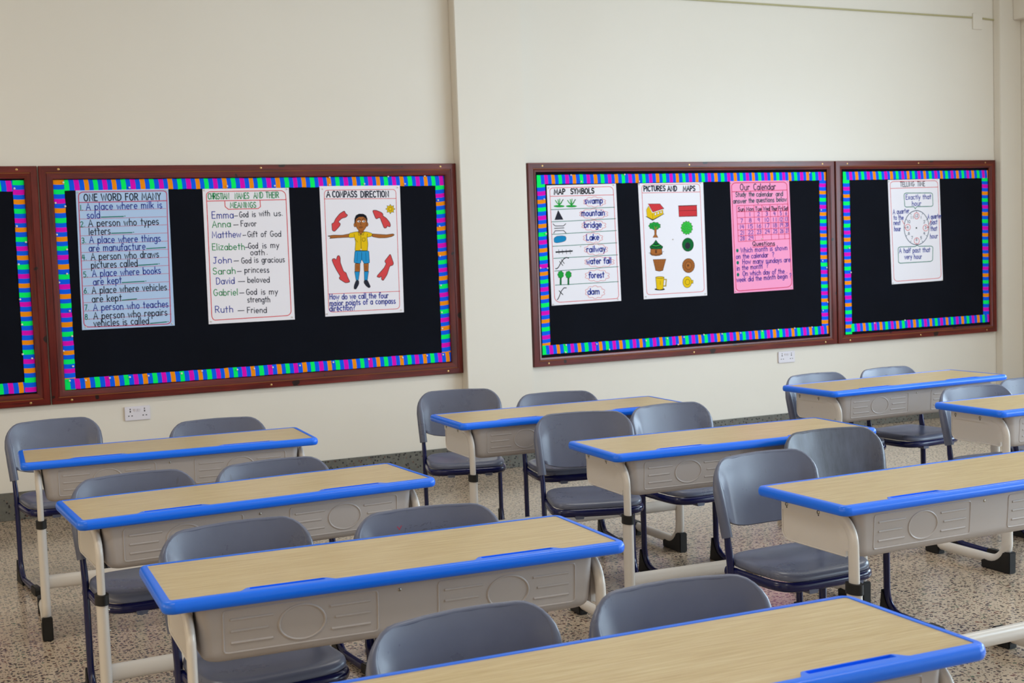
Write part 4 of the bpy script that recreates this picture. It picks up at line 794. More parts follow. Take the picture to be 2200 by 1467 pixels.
def dup(root, loc, rz, label):
    r = root.copy(); C.objects.link(r); r.location = loc; r.rotation_euler = (0, 0, rz); r['label'] = label
    for ch in list(root.children):
        c = ch.copy(); C.objects.link(c); c.parent = r
        for g in list(ch.children):
            d = g.copy(); C.objects.link(d); d.parent = c
    return r
def struct(name, mb, m, bevel=0): return obj(name, mb, m, None, 40, bevel, 'structure')

# ---------------------------------------------------------------- room
XL, XR, YF, ZC = -2.6, 9.815, -11.2, 3.75
mb = MB(); mb.box(XL-.2, XR+.2, YF-.2, .2, -.12, 0); struct('floor', mb, M['floor'])
mb = MB(); mb.box(XL-.2, XR+.2, YF-.2, .2, ZC, ZC+.12); struct('ceiling', mb, M['ceiling'])
mb = MB(); mb.box(XL-.2, XR+.2, 0, .2, 0, ZC); struct('wall_back', mb, M['wall'])
WIN = [(-4.6, -2.4), (-7.6, -5.4), (-10.4, -8.4)]     # openings along both side walls
def side_wall(name, x0, x1):
    mb = MB(); z0, z1 = .95, 2.55
    mb.box(x0, x1, YF-.2, 0, 0, z0); mb.box(x0, x1, YF-.2, 0, z1, ZC)
    ys = [YF-.2] + [y for a, b in sorted(WIN) for y in (a, b)] + [0]
    for a, b in zip(ys[::2], ys[1::2]): mb.box(x0, x1, a, b, z0, z1)
    struct(name, mb, M['wall'])
side_wall('wall_right', XR, XR+.2); side_wall('wall_left', XL-.2, XL)
mb = MB(); mb.box(XL-.2, XR+.2, YF-.2, YF, 0, ZC); struct('wall_front', mb, M['wall'])
k = 0
for x0 in (XR+.12, XL-.16):
    for a, b in WIN:
        k += 1; mb = MB(); z0, z1, t = .95, 2.55, .05; m_ = (a+b)/2
        for ya, yb, za, zb in ((a, b, z0, z0+t), (a, b, z1-t, z1), (a, a+t, z0, z1), (b-t, b, z0, z1), (m_-t/2, m_+t/2, z0, z1)): mb.box(x0, x0+.04, ya, yb, za, zb)
        o = struct('window_%d' % k, mb, M['pvc'])
        mb = MB(); mb.box(x0+.018, x0+.022, a+.02, b-.02, z0+.02, z1-.02); obj('glass_pane', mb, M['glass'], o)
# plaster pier between the two groups of boards, corner column, beam, trunking and box cover
mb = MB(); mb.box(4.852, 5.335, -.095, 0, 0, ZC); struct('trim_1', mb, M['wall'], .004)
mb = MB(); mb.box(9.588, XR, -.07, 0, 0, ZC); struct('trim_2', mb, M['wall'], .004)
mb = MB(); mb.box(9.732, XR, YF, -.07, 3.165, ZC); struct('trim_3', mb, M['wall'], .004)
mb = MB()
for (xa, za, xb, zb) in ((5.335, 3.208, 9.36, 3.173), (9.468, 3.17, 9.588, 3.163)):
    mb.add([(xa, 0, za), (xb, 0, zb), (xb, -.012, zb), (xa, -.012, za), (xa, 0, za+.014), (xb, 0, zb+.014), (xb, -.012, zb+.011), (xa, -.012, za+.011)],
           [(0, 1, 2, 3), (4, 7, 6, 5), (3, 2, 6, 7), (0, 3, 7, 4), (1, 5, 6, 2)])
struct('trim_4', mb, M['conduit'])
mb = MB(); mb.box(9.366, 9.466, -.012, 0, 3.088, 3.212); struct('trim_5', mb, M['wall'], .002)
HB = .163
mb = MB(); mb.box(XL, 4.837, -.015, 0, 0, HB); mb.box(4.837, 5.35, -.11, 0, 0, HB); mb.box(5.35, 9.573, -.015, 0, 0, HB); mb.box(9.573, XR, -.085, 0, 0, HB)
struct('baseboard_back', mb, M['skirting'], .003)
mb = MB(); mb.box(XR-.015, XR, YF, -.085, 0, HB); struct('baseboard_right', mb, M['skirting'])
mb = MB(); mb.box(XL, XL+.015, YF, -.015, 0, HB); struct('baseboard_left', mb, M['skirting'])

# ---------------------------------------------------------------- desk
H = .712
def make_desk(label):
    root = thing('student_desk', label, 'desk', group='double school desks')
    hw, hd, ow, od, yb = .57, .191, .591, .2140, -.191
    # outline triples (inner, middle, outer), counter-clockwise from the front left; the front widens into two pencil grooves
    bumps = [(-.413, -.180), (.169, .416)]
    def fr(x):
        for a, b in bumps:
            s = min((x-a)/.026, (b-x)/.026)
            if s > 0: q = min(1, s); return yb+.027*q*q*(3-2*q)
        return yb
    pts = []
    xs = set([-hw+.008, hw-.008, 0])
    for a, b in bumps:
        for i in range(9): xs |= {a+.026*i/8, b-.026*i/8}
        for e in (.0262, .0268, .0290, .0320): xs |= {a+e, b-e}
    ri, ro = .008, .030
    for x in sorted(xs): pts.append(((x, fr(x)), (x, yb-.003), (x, -od), x))
    for (sx, sy), a0 in (((1, -1), 270), ((1, 1), 0), ((-1, 1), 90), ((-1, -1), 180)):
        for i in range(7):
            a = math.radians(a0+15*i); ca, sa = math.cos(a), math.sin(a)
            pi = (sx*(hw-ri)+ri*ca, sy*(hd-ri)+ri*sa); po = (sx*(ow-ro)+ro*ca, sy*(od-ro)+ro*sa)
            pts.append((pi, (pi[0]*.88+po[0]*.12, pi[1]*.88+po[1]*.12), po, None))
    mb = MB(); inner = [p[0] for p in pts]
    mb.prism(inner, 'z', H-.016, H)
    obj('desktop', mb, M['wood'], root, 30)
    def indip(x, j):
        if x is None or j not in (4, 5): return False
        return any(a+.0265 <= x <= b-.0265 for a, b in bumps)
    def wide(x): return (x-bumps[0][0] if x < 0 else x-bumps[1][0], bumps[0][1]-x if x < 0 else bumps[1][1]-x)
    prof = [(0, -.03, H-.004), (0, 0, H+.001), (0, .10, H+.0018), (0, .155, H+.0018), (0, .16, H+.0018), (0, .66, H+.0018), (0, .665, H+.0018), (0, 1, H+.0016),
            (1, .35, H+.0014), (1, .65, H+.0004), (1, .83, H-.003), (1, .95, H-.0085), (1, 1, H-.0145), (1, .95, H-.0205), (1, .83, H-.026), (1, .62, H-.0285), (0, -.03, H-.0285)]
    rows = []
    for j, (sg, tt, z) in enumerate(prof):
        row = []
        for (pi, pm, po, x) in pts:
            p, q = (pi, pm) if sg == 0 else (pm, po)
            t_ = tt
            if x is not None and j in (4, 5):       # rounded groove ends
                d_ = min(wide(x)); t_ = .41+(tt-.41)*max(.12, min(1, (d_-.0262)/.0055+.35)) if d_ > .026 else tt
            row.append((p[0]+(q[0]-p[0])*t_, p[1]+(q[1]-p[1])*t_, H-.0075 if indip(x, j) else z))
        rows.append(row)
    mb = MB(); mb.grid(rows, 0, True); mb.grid([rows[-1], rows[0]], 0, True)
    obj('edge_band', mb, M['blue'], root, 40)
    # book tray: U in plan, open towards the chairs
    def plan(o):
        w, yf, r = .510-o, -.180+o, .028
        p = [(-w, .15)] + [(-w+r+r*math.cos(math.radians(a)), yf+r+r*math.sin(math.radians(a))) for a in range(180, 271, 15)]
        p += [(w-r+r*math.cos(math.radians(a)), yf+r+r*math.sin(math.radians(a))) for a in range(270, 361, 15)] + [(w, .15)]
        return p
    offs = [(.684, 0), (.62, .004), (.572, .008)] + [(.542+.030*(1-math.sin(math.radians(a))), .008+.028*(1-math.cos(math.radians(a)))) for a in (15, 30, 45, 60, 75, 90)]
    mb = MB(); rws = [[(x, y, z) for x, y in plan(o)] for z, o in offs]
    mb.grid(rws); mb.add(rws[-1], [tuple(range(len(rws[-1])))])
    inn = [[(x, y, z) for x, y in plan(o+.0025)] for z, o in offs[:3]] + [[(x, y, .5445) for x, y in plan(.036)]]
    mb.grid([r for r in inn]); mb.add(inn[-1], [tuple(range(len(inn[-1])))[::-1]])
    yfz = lambda z: -.180 + (.004*(.684-z)/.064 if z > .62 else .004+.004*(.62-z)/.048)
    def rib(poly, r, closed=False):
        P = [(x, yfz(z)+r*.25, z) for x, z in poly]
        if closed: P = P+[P[0]]
        mb.sweep(P, (r, r), side=(0, 1, 0), seg=8)
    for cx in (-.265, .265):
        rib([(cx+.187*a, .617+.051*b) for a, b in ((-.94, -1), (.94, -1), (.985, -.97), (1, -.85), (1, .85), (.985, .97), (.94, 1), (-.94, 1), (-.985, .97), (-1, .85), (-1, -.85), (-.985, -.97), (-.94, -1))], .0028)
        rib([(cx+.056*math.cos(math.radians(a)), .617+.042*math.sin(math.radians(a))) for a in range(0, 361, 12)], .0034)
        for z, dl in ((.645, 0), (.617, .012), (.589, .002)):
            rib([(cx-.170, z), (cx-.069-dl, z)], .0038); rib([(cx+.069+dl, z), (cx+.168, z)], .0038)
    obj('book_tray', mb, M['tray'], root, 35)
    mb = MB(); mb.disc((-.022, yfz(.662)+.001, .662), (0, -1, 0), .0042, .003); obj('screw', mb, M['steel'], root)
    for s in (-1, 1):
        # pressed side plate
        mb = MB(); x0, x1 = sorted((s*.514, s*.527))
        poly = [(.158, .684), (-.14, .684), (-.14, .549)] + arc(.128, .579, .03, 270, 360, 6)
        mb.prism(poly, 'x', x0, x1)
        bead = [(s*.5265, .156, .684), (s*.5265, .156, .585)] + [(s*.5265, y-.002, z+.001) for y, z in arc(.128, .579, .03, 360, 270, 6)] + [(s*.5265, -.14, .550)]
        mb.sweep(bead, (.0045, .003), seg=8)
        sp = obj('side_plate', mb, M['white'], root, 35)
        mb = MB(); fl = [(-.09, .684), (.149, .684), (.149, .650)] + arc(.141, .652, .008, 0, -90, 3) + [(-.055, .644), (-.085, .639), (-.110, .626), (-.128, .604), (-.140, .570), (-.168, .570), (-.166, .61), (-.150, .642), (-.125, .668)]
        mb.prism(fl, 'x', s*.5255, s*.5365); obj('flange', mb, M['white'], sp, 35)
        for y in (.122, -.03):
            mb = MB(); mb.disc((s*.536, y, .663), (s, 0, 0), .0062, .0045); mb.disc((s*.536, y, .6540), (s, 0, 0), .0036, .0006, mi=1); obj('screw', mb, [M['steel'], M['hole']], sp)
        # upper leg tube bends down out of the flange
        path = [(s*.526, y, z) for y, z in [(-.06, .663)] + [(-.095+.0, .663)] + arc(-.098, .588, .075, 90, 180, 9) + [(-.1735, .52), (-.174, .44)]]
        mb = MB(); mb.sweep(path, [(.011, .020)]*2+[(.012, .0205)]*(len(path)-2)); obj('upper_leg', mb, M['white'], root)
        mb = MB(); mb.sweep([(s*.526, -.174, .478), (s*.526, -.174, .4775), (s*.526, -.174, .447), (s*.526, -.174, .4465)], [(.019, .031), (.0205, .0325), (.0205, .0325), (.019, .031)], seg=20); obj('collar', mb, M['rubber'], root)
        path = [(s*.526, y, z) for y, z in [(-.174, .447), (-.174, .14)] + arc(-.079, .138, .095, 180, 270, 9) + [(.0, .043), (.28, .043)]]
        mb = MB(); mb.sweep(path, [(.0175, .0285)]*3+[(.0175, .0285-.0065*min(1, i/6)) for i in range(len(path)-3)], seg=18)
        lg = obj('lower_leg', mb, M['white'], root)
        mb = MB(); mb.prism([(-.206, .095), (-.204, 0), (-.035, 0), (-.035, .034)] + arc(-.079, .138, .098, 285, 208, 6), 'x', s*.526-.020, s*.526+.020); obj('foot_cap', mb, M['rubber'], lg, 35, .004)
        mb = MB(); mb.prism([(.325, 0), (.325, .05), (.312, .068), (.25, .068), (.235, .03), (.235, 0)], 'x', s*.526-.020, s*.526+.020); obj('foot_cap', mb, M['rubber'], lg, 35, .004)
        for z in (.425, .36):
            mb = MB(); mb.disc((s*.526-.016*s, -.168, z), (-s, 0, 0), .006, .007); obj('bolt', mb, M['steel'], lg)
    mb = MB(); mb.sweep([(-.514, -.165, .228), (.514, -.165, .228)], (.0275, .0155), side=(0, 0, 1), seg=18); obj('crossbar', mb, M['white'], root)
    return root

# ---------------------------------------------------------------- chair (origin on the floor below the top of the backrest, seat towards -y)
def by(x, z):                                     # depth of the backrest sheet
    return -.036*(abs(x)/.2085)**2.2 + (z-.74)*.22
def make_chair(label):
    root = thing('school_chair', label, 'chair', group='grey plastic school chairs')
    CX_, R_ = .2095, .070
    rim = [(-.199, .478), (-.2005, .50), (-.204, .55), (-.2085, .63)] + [(-CX_+R_-R_*math.cos(math.radians(a)), .6620+R_*math.sin(math.radians(a))) for a in (0, 15, 30, 45, 60, 75, 90)]
    rim += [(-.07, .7335), (0, .7345)]
    rim = rim + [(-x, z) for x, z in rim[-2::-1]]
    def rr(x, z):
        if z < .62: return .0195
        q = min(1, max(0, (z-.62)/.10)); return .0195-.0125*q*q*(3-2*q)
    mb = MB(); path = [(x, by(x, z), z) for x, z in rim]; secs = []
    n = len(rim)
    mb.sweep(path, [(rr(x, z)*.92, rr(x, z)) for x, z in rim], side=(0, 1, 0), seg=14)
    def top(x):
        ax = abs(x)
        if ax < CX_-R_: return .732+.0025*(1-ax/.1395)
        q = (ax-(CX_-R_))/R_; return .6620+R_*math.sqrt(max(0, 1-q*q))
    def bot(x): return .502+.030*(abs(x)/.20)**4 + .004*(x/.2)**2
    dense = [(rim[i][0]+(rim[i+1][0]-rim[i][0])*k_/8, rim[i][1]+(rim[i+1][1]-rim[i][1])*k_/8) for i in range(len(rim)-1) for k_ in range(8)]
    dense = [(a, b, rr(a, b)) for a, b in dense]
    NX, NZ = 56, 26; fr, bk = [], []
    for i in range(NX+1):
        u = -1+2*i/NX; x = xc = .2070*math.sin(u*PI/2)
        zt, zb = top(x), bot(x); c1, c2 = [], []
        for j in range(NZ+1):
            q = j/NZ; z = zb+(zt-zb)*q; x = xc*(1-.040*max(0, min(1, (.63-z)/.14)))
            d_, rn = min((math.hypot(x-rx_, z-rz_), r_) for rx_, rz_, r_ in dense)
            q_ = max(0, 1-max(0, d_-.004)/.056); q_ = q_*q_*(3-2*q_); t = .0055+(rn*.92+.0004-.0055)*q_
            if j == 0: t = min(t, .012)
            c1.append((x, by(x, z)-t, z+(0 if j else .0))); c2.append((x, by(x, z)+t, z))
        fr.append(c1); bk.append(c2)
    mb.grid(fr); mb.grid(bk); mb.grid([[p[0] for p in fr], [(p[0][0], (p[0][1]+q[0][1])/2, p[0][2]-.004) for p, q in zip(fr, bk)], [p[0] for p in bk]])
    obj('backrest', mb, M['chair'], root, 60)
    # seat
    def outline(k, grow=0):
        a = 2*PI*k/56; ca, sa = math.cos(a), math.sin(a)
        ex = .42 if sa < 0 else .36
        x = (abs(ca)**ex)*(1 if ca > 0 else -1); y = (abs(sa)**ex)*(1 if sa > 0 else -1)
        hw_ = .196 if y < .2 else .196-.010*(y-.2)/.8
        return x*(hw_+grow), -.222+y*(.176+grow)
    rows = []
    for r, z in ((.05, .0), (.3, .001), (.55, .004), (.75, .009), (.88, .012), (.95, .0105), (.985, .005), (1, -.004), (.995, -.012), (.96, -.0165), (.6, -.0165), (.05, -.0165)):
        row = []
        for k in range(56):
            x, y = outline(k); xx, yy = x*r, -.222+(y+.222)*r
            dz = .010*max(0, (-.33-yy)/.07)**2 if z > -.01 else .006*max(0, (-.33-yy)/.07)**2
            back = .008*max(0, (yy+.12)/.08) if z > -.01 else 0
            row.append((xx, yy, .396+z-dz+back))
        rows.append(row)
    mb = MB(); mb.grid(rows, 0, True); mb.add(rows[0], [tuple(range(56))]); mb.add(rows[-1], [tuple(range(56))[::-1]])
    obj('seat', mb, M['chair'], root, 50)
    path = []
    for k in [kk % 56 for kk in range(25, 60)]:
        x, y = outline(k, -.003)
        path.append((x, y, .3615))
    path = [(-.195, -.077, .3615)] + [p for p in path if p[1] < -.12] + [(.195, -.077, .3615)]
    mb = MB(); mb.sweep(path, (.0165, .0115), side=(0, 0, 1), seg=12); obj('seat_frame', mb, M['navy'], root)
    for x in (-.09, .1):
        mb = MB(); mb.prism([(x-.020, .351), (x-.016, .337), (x+.016, .337), (x+.020, .351)], 'y', -.402, -.36); obj('seat_clip', mb, M['chair'], root, 35)
    for s in (-1, 1):
        X = s*.1975
        path = [(s*.2, by(.2, .56), .56), (s*.199, by(.199, .47), .47), (X, -.094, .44)] + [(X, -.101, .40), (X, -.104, .36), (X, -.105, .11)] + [(X, y, z) for y, z in arc(-.190, .103, .084, 0, -90, 8)] + [(X, -.26, .0185), (X, -.415, .0185)]
        mb = MB(); mb.sweep(path, [(.0105, .0125)]*2+[(.0115, .0165)]*(len(path)-2), seg=12)
        lg = obj('leg', mb, M['navy'], root)
        mb = MB(); mb.prism([(-.086, .105), (-.070, 0), (-.185, 0), (-.185, .017)] + arc(-.190, .103, .088, -80, -10, 6) , 'x', X-.0145, X+.0145); obj('foot_cap', mb, M['rubber'], lg, 35, .002)
        mb = MB(); mb.prism([(-.35, 0), (-.35, .034), (-.36, .038), (-.43, .038), (-.436, .03), (-.436, 0)], 'x', X-.0145, X+.0145); obj('foot_cap', mb, M['rubber'], lg, 35, .003)
    mb = MB(); mb.sweep([(-.1975, -.365, .02), (.1975, -.365, .02)], (.0105, .0105), seg=12); obj('crossbar', mb, M['navy'], root)
    return root

DESKS = [
    ((2.455, -2.554), -2.99, 'school desk nearest the wall in the left column, below the board with the boy poster'),
    ((2.487, -3.832), 3.10, 'second school desk from the wall in the left column of desks'),
    ((2.560, -4.978), -1.85, 'large school desk in the left foreground, second from the front in the left column'),
    ((2.696, -6.108), -.76, 'frontmost school desk, its top cut off by the bottom edge of the view'),
    ((4.277, -2.600), -1.80, 'school desk nearest the wall in the middle column, below the plaster pier'),
    ((4.404, -3.770), -2.22, 'second school desk from the wall in the middle column, its whole left end plate showing'),
    ((4.456, -4.952), .96, 'frontmost school desk of the middle column, running out of the right edge of the view'),
    ((6.219, -2.682), 1.13, 'school desk farthest to the right along the wall, below the small clock board'),
    ((6.289, -3.743), -1.06, 'school desk cut off by the right edge, standing in front of the farthest right desk'),
]
first = None
for (x, y), a, lab in DESKS:
    if first is None: first = make_desk(lab); first.location = (x, y, 0); first.rotation_euler = (0, 0, math.radians(a))
    else: dup(first, (x, y, 0), math.radians(a), lab)
CHAIRS = [
    (2.088, -1.497, 8.1, 'grey plastic chair at the far left, nearest the wall, beside the first desk'),
    (2.769, -2.024, -4.2, 'grey plastic chair behind the right half of the desk nearest the wall, left column'),
    (2.168, -3.397, 6.4, 'grey plastic chair behind the left half of the second desk, left column'),
    (2.659, -3.412, 4.8, 'grey plastic chair behind the right half of the second desk, left column'),
    (2.278, -4.465, 6.1, 'grey plastic chair behind the left half of the large left foreground desk'),
    (2.817, -4.578, -5.0, 'grey plastic chair scribbled with red and dark pen behind the large left foreground desk'),
    (2.472, -5.654, 5.4, 'nearest grey plastic chair, left of the two behind the frontmost desk'),
    (2.977, -5.687, -3.4, 'grey plastic chair, right of the two behind the frontmost desk'),
    (4.135, -1.663, -16.2, 'grey plastic chair with seat showing, left of the desk below the plaster pier'),
    (4.479, -2.129, -9.3, 'grey plastic chair, mostly hidden, behind the middle of the desk below the plaster pier'),
    (4.206, -2.938, -17.6, 'grey plastic chair with backrest and seat in full view left of the second middle desk'),
    (4.640, -2.935, 2.5, 'grey plastic chair half hidden beside its left neighbour behind the second middle desk'),
    (4.158, -4.340, 2.6, 'grey plastic chair with seat in full view left of the frontmost middle column desk'),
    (4.698, -4.034, -4.3, 'worn streaky grey chair set back behind the frontmost middle column desk'),
    (5.958, -2.305, 3.6, 'grey plastic chair behind the left end of the farthest right desk'),
    (6.441, -2.317, 4.5, 'grey plastic chair behind the right half of the farthest right desk, against the wall'),
    (6.133, -3.301, -3.1, 'grey plastic chair behind the left end of the desk cut off at right'),
    (6.618, -3.215, -11.0, 'grey plastic chair cut off by the right edge of the view behind the last desk'),
]
firstc = None; chairs = []
for x, y, a, lab in CHAIRS:
    if firstc is None:
        firstc = make_chair(lab); firstc.location = (x, y, 0); firstc.rotation_euler = (0, 0, math.radians(a)); chairs.append(firstc)
    else: chairs.append(dup(firstc, (x, y, 0), math.radians(a), lab))

for ch in chairs[13].children:                    # the worn chair: scuffed streaks on its backrest
    if ch.name.startswith('backrest'): ch.material_slots[0].link = 'OBJECT'; ch.material_slots[0].material = M['chair_worn']

# ---------------------------------------------------------------- flat strokes
def ribbon(pts, w):
    """quads of a pen stroke of width w through 2-D points"""
    P = [Vector((p[0], p[1])) for p in pts]; Q = [P[0]]
    for p in P[1:]:
        if (p-Q[-1]).length > 1e-5: Q.append(p)
    if len(Q) < 2: Q = [P[0]-Vector((w*.25, 0)), P[0]+Vector((w*.25, 0))]
    closed = (Q[0]-Q[-1]).length < 1e-4 and len(Q) > 3
    if closed: Q = Q[:-1]
    n = len(Q); L, R = [], []
    if not closed:
        d0 = (Q[1]-Q[0]).normalized(); d1 = (Q[-1]-Q[-2]).normalized()
        Q = [Q[0]-d0*w*.35] + Q[1:-1] + [Q[-1]+d1*w*.35]
    for i in range(n):
        a = Q[i]-Q[(i-1) % n] if (closed or i > 0) else Q[1]-Q[0]
        b = Q[(i+1) % n]-Q[i] if (closed or i < n-1) else Q[-1]-Q[-2]
        a.normalize(); b.normalize(); na = Vector((-a.y, a.x)); nb = Vector((-b.y, b.x)); m_ = na+nb
        if m_.length < .2: m_ = na
        m_.normalize(); k_ = 1/max(.55, m_.dot(na))
        L.append(Q[i]+m_*w*.5*k_); R.append(Q[i]-m_*w*.5*k_)
    q = [(L[i], R[i], R[(i+1) % n], L[(i+1) % n]) for i in range(n if closed else n-1)]
    return q
# hand lettering: marker strokes; x-height .62, capitals 1
GL = {
 'a': (.52, 'o .25 .3 .22 .31 20 380|.49 .62 .49 0'), 'b': (.52, '.05 1 .05 0|o .28 .3 .22 .31 160 520'), 'c': (.48, 'o .27 .31 .23 .31 50 310'),
 'd': (.52, 'o .25 .3 .22 .31 20 380|.49 1 .49 0'), 'e': (.5, '.05 .32 .46 .32 o .26 .31 .22 .31 0 310'), 'f': (.36, 'o .3 .8 .15 .2 20 180 .15 0|0 .6 .34 .6'),
 'g': (.52, 'o .25 .3 .22 .31 20 380|.49 .62 .49 -.1 o .28 -.12 .21 .22 0 -150'), 'h': (.5, '.05 1 .05 0|.05 .36 o .25 .39 .2 .23 170 0 .45 0'),
 'i': (.14, '.07 .6 .07 0|.07 .84 .07 .88'), 'j': (.22, '.18 .6 .18 -.12 o .06 -.14 .12 .18 0 -120|.18 .84 .18 .88'), 'k': (.46, '.05 1 .05 0|.42 .6 .06 .26|.18 .36 .44 0'),
 'l': (.14, '.07 1 .07 0'), 'm': (.78, '.05 .62 .05 0|.05 .38 o .21 .42 .16 .2 170 0 .37 0|.37 .38 o .54 .42 .17 .2 170 0 .71 0'), 'n': (.5, '.05 .62 .05 0|.05 .38 o .25 .40 .2 .22 170 0 .45 0'),
 'o': (.52, 'o .26 .31 .22 .31 90 450'), 'p': (.52, '.05 .62 .05 -.36|o .28 .3 .22 .31 160 520'), 'q': (.54, 'o .25 .3 .22 .31 20 380|.49 .62 .49 -.36 .56 -.28'),
 'r': (.38, '.05 .62 .05 0|.05 .36 o .22 .4 .17 .22 170 40'), 's': (.42, 'o .22 .46 .16 .16 40 250 o .21 .15 .17 .15 80 -150'), 't': (.38, '.18 .92 .18 0|.02 .62 .35 .62'),
 'u': (.5, '.05 .62 .05 .22 o .25 .22 .2 .22 180 360|.45 .62 .45 0'), 'v': (.46, '.02 .62 .23 0 .44 .62'), 'w': (.68, '.02 .62 .17 0 .34 .52 .5 0 .66 .62'), 'x': (.44, '.03 .62 .41 0|.41 .62 .03 0'),
 'y': (.46, '.02 .62 .23 .04|.44 .62 .1 -.36'), 'z': (.44, '.04 .62 .4 .62 .04 0 .42 0'),
 'A': (.66, '.02 0 .33 1 .64 0|.13 .36 .53 .36'), 'B': (.58, '.06 0 .06 1|.06 1 o .28 .76 .22 .24 90 -90 .06 .52|.06 .52 o .3 .26 .24 .26 90 -90 .06 0'), 'C': (.62, 'o .36 .5 .3 .5 50 310'),
 'D': (.64, '.06 0 .06 1 o .24 .5 .36 .5 90 -90 .06 0'), 'E': (.52, '.48 1 .06 1 .06 0 .5 0|.06 .54 .42 .54'), 'F': (.5, '.48 1 .06 1 .06 0|.06 .54 .42 .54'), 'G': (.68, 'o .36 .5 .3 .5 50 330 .64 .44|.4 .46 .66 .46'),
 'H': (.62, '.06 0 .06 1|.56 0 .56 1|.06 .52 .56 .52'), 'I': (.14, '.07 0 .07 1'), 'J': (.5, '.36 1 .36 .2 o .2 .2 .16 .2 0 -150|.16 1 .5 1'), 'K': (.58, '.06 0 .06 1|.52 1 .06 .44|.2 .6 .56 0'), 'L': (.48, '.06 1 .06 0 .46 0'),
 'M': (.78, '.05 0 .1 1 .39 .25 .68 1 .73 0'), 'N': (.66, '.06 0 .06 1 .6 0 .6 1'), 'O': (.68, 'o .34 .5 .29 .5 90 450'), 'P': (.56, '.06 0 .06 1 o .28 .74 .24 .26 90 -90 .06 .48'), 'Q': (.7, 'o .34 .5 .29 .5 90 450|.42 .24 .68 -.04'),
 'R': (.6, '.06 0 .06 1 o .28 .74 .24 .26 90 -90 .06 .48|.26 .48 .56 0'), 'S': (.56, 'o .29 .75 .22 .25 30 250 o .27 .25 .24 .25 80 -150'), 'T': (.56, '.28 0 .28 1|.02 1 .54 1'), 'U': (.6, '.06 1 .06 .3 o .3 .3 .24 .3 180 360 .54 1'),
 'V': (.6, '.02 1 .3 0 .58 1'), 'W': (.86, '.02 1 .22 0 .43 .8 .64 0 .84 1'), 'X': (.58, '.04 1 .54 0|.54 1 .04 0'), 'Y': (.56, '.02 1 .28 .5 .54 1|.28 .5 .28 0'), 'Z': (.56, '.06 1 .5 1 .04 0 .54 0'),
 '0': (.52, 'o .26 .5 .21 .5 90 450'), '1': (.2, '.1 0 .1 1'), '2': (.5, 'o .25 .74 .2 .26 160 -30 .04 0 .48 0'), '3': (.5, 'o .23 .75 .2 .25 140 -90 o .23 .26 .22 .26 90 -140'), '4': (.54, '.4 0 .4 1|.16 1 .06 .42 .52 .42'),
 '5': (.5, '.44 1 .1 1 .07 .58 o .22 .32 .22 .32 120 -140'), '6': (.5, '.36 1 .06 .4 o .25 .28 .2 .28 170 530'), '7': (.5, '.04 1 .46 1 .2 0'), '8': (.5, 'o .25 .76 .17 .24 90 450|o .25 .27 .21 .27 90 450'), '9': (.5, 'o .24 .72 .19 .28 0 360 .42 0'),
 '.': (.14, '.07 .02 .07 .05'), '?': (.46, 'o .22 .78 .19 .22 170 -60 .22 .46 .22 .26|.22 .02 .22 .05'), ' ': (.34, ''),
}
def glyph(s):
    out = []
    for st in s.split('|'):
        tk = st.split(); i = 0; p = []
        while i < len(tk):
            if tk[i] == 'o':
                cx, cy, rx, ry, a0, a1 = map(float, tk[i+1:i+7]); i += 7; n = max(4, int(abs(a1-a0)/26))
                p += [(cx+rx*math.cos(math.radians(a0+(a1-a0)*k/n)), cy+ry*math.sin(math.radians(a0+(a1-a0)*k/n))) for k in range(n+1)]
            else: p.append((float(tk[i]), float(tk[i+1]))); i += 2
        if p: out.append(p)
    return out
GLP = {k: (v[0], glyph(v[1])) for k, v in GL.items()}
def text_strokes(s, x0, z0, x1, z1, h):
    gap = .13; tot = sum(GLP[c][0]+gap for c in s)-gap
    ux, uz = (x1-x0)/tot, (z1-z0)/tot; cur = 0; res = []
    for c in s:
        adv, sts = GLP[c]; jx = random.uniform(-.015, .015); jz = random.uniform(-.03, .03)
        for st in sts: res.append([(x0+(cur+px+jx)*ux, z0+(cur+px)*uz+(pz+jz)*h) for px, pz in st])
        cur += adv+gap
    return res

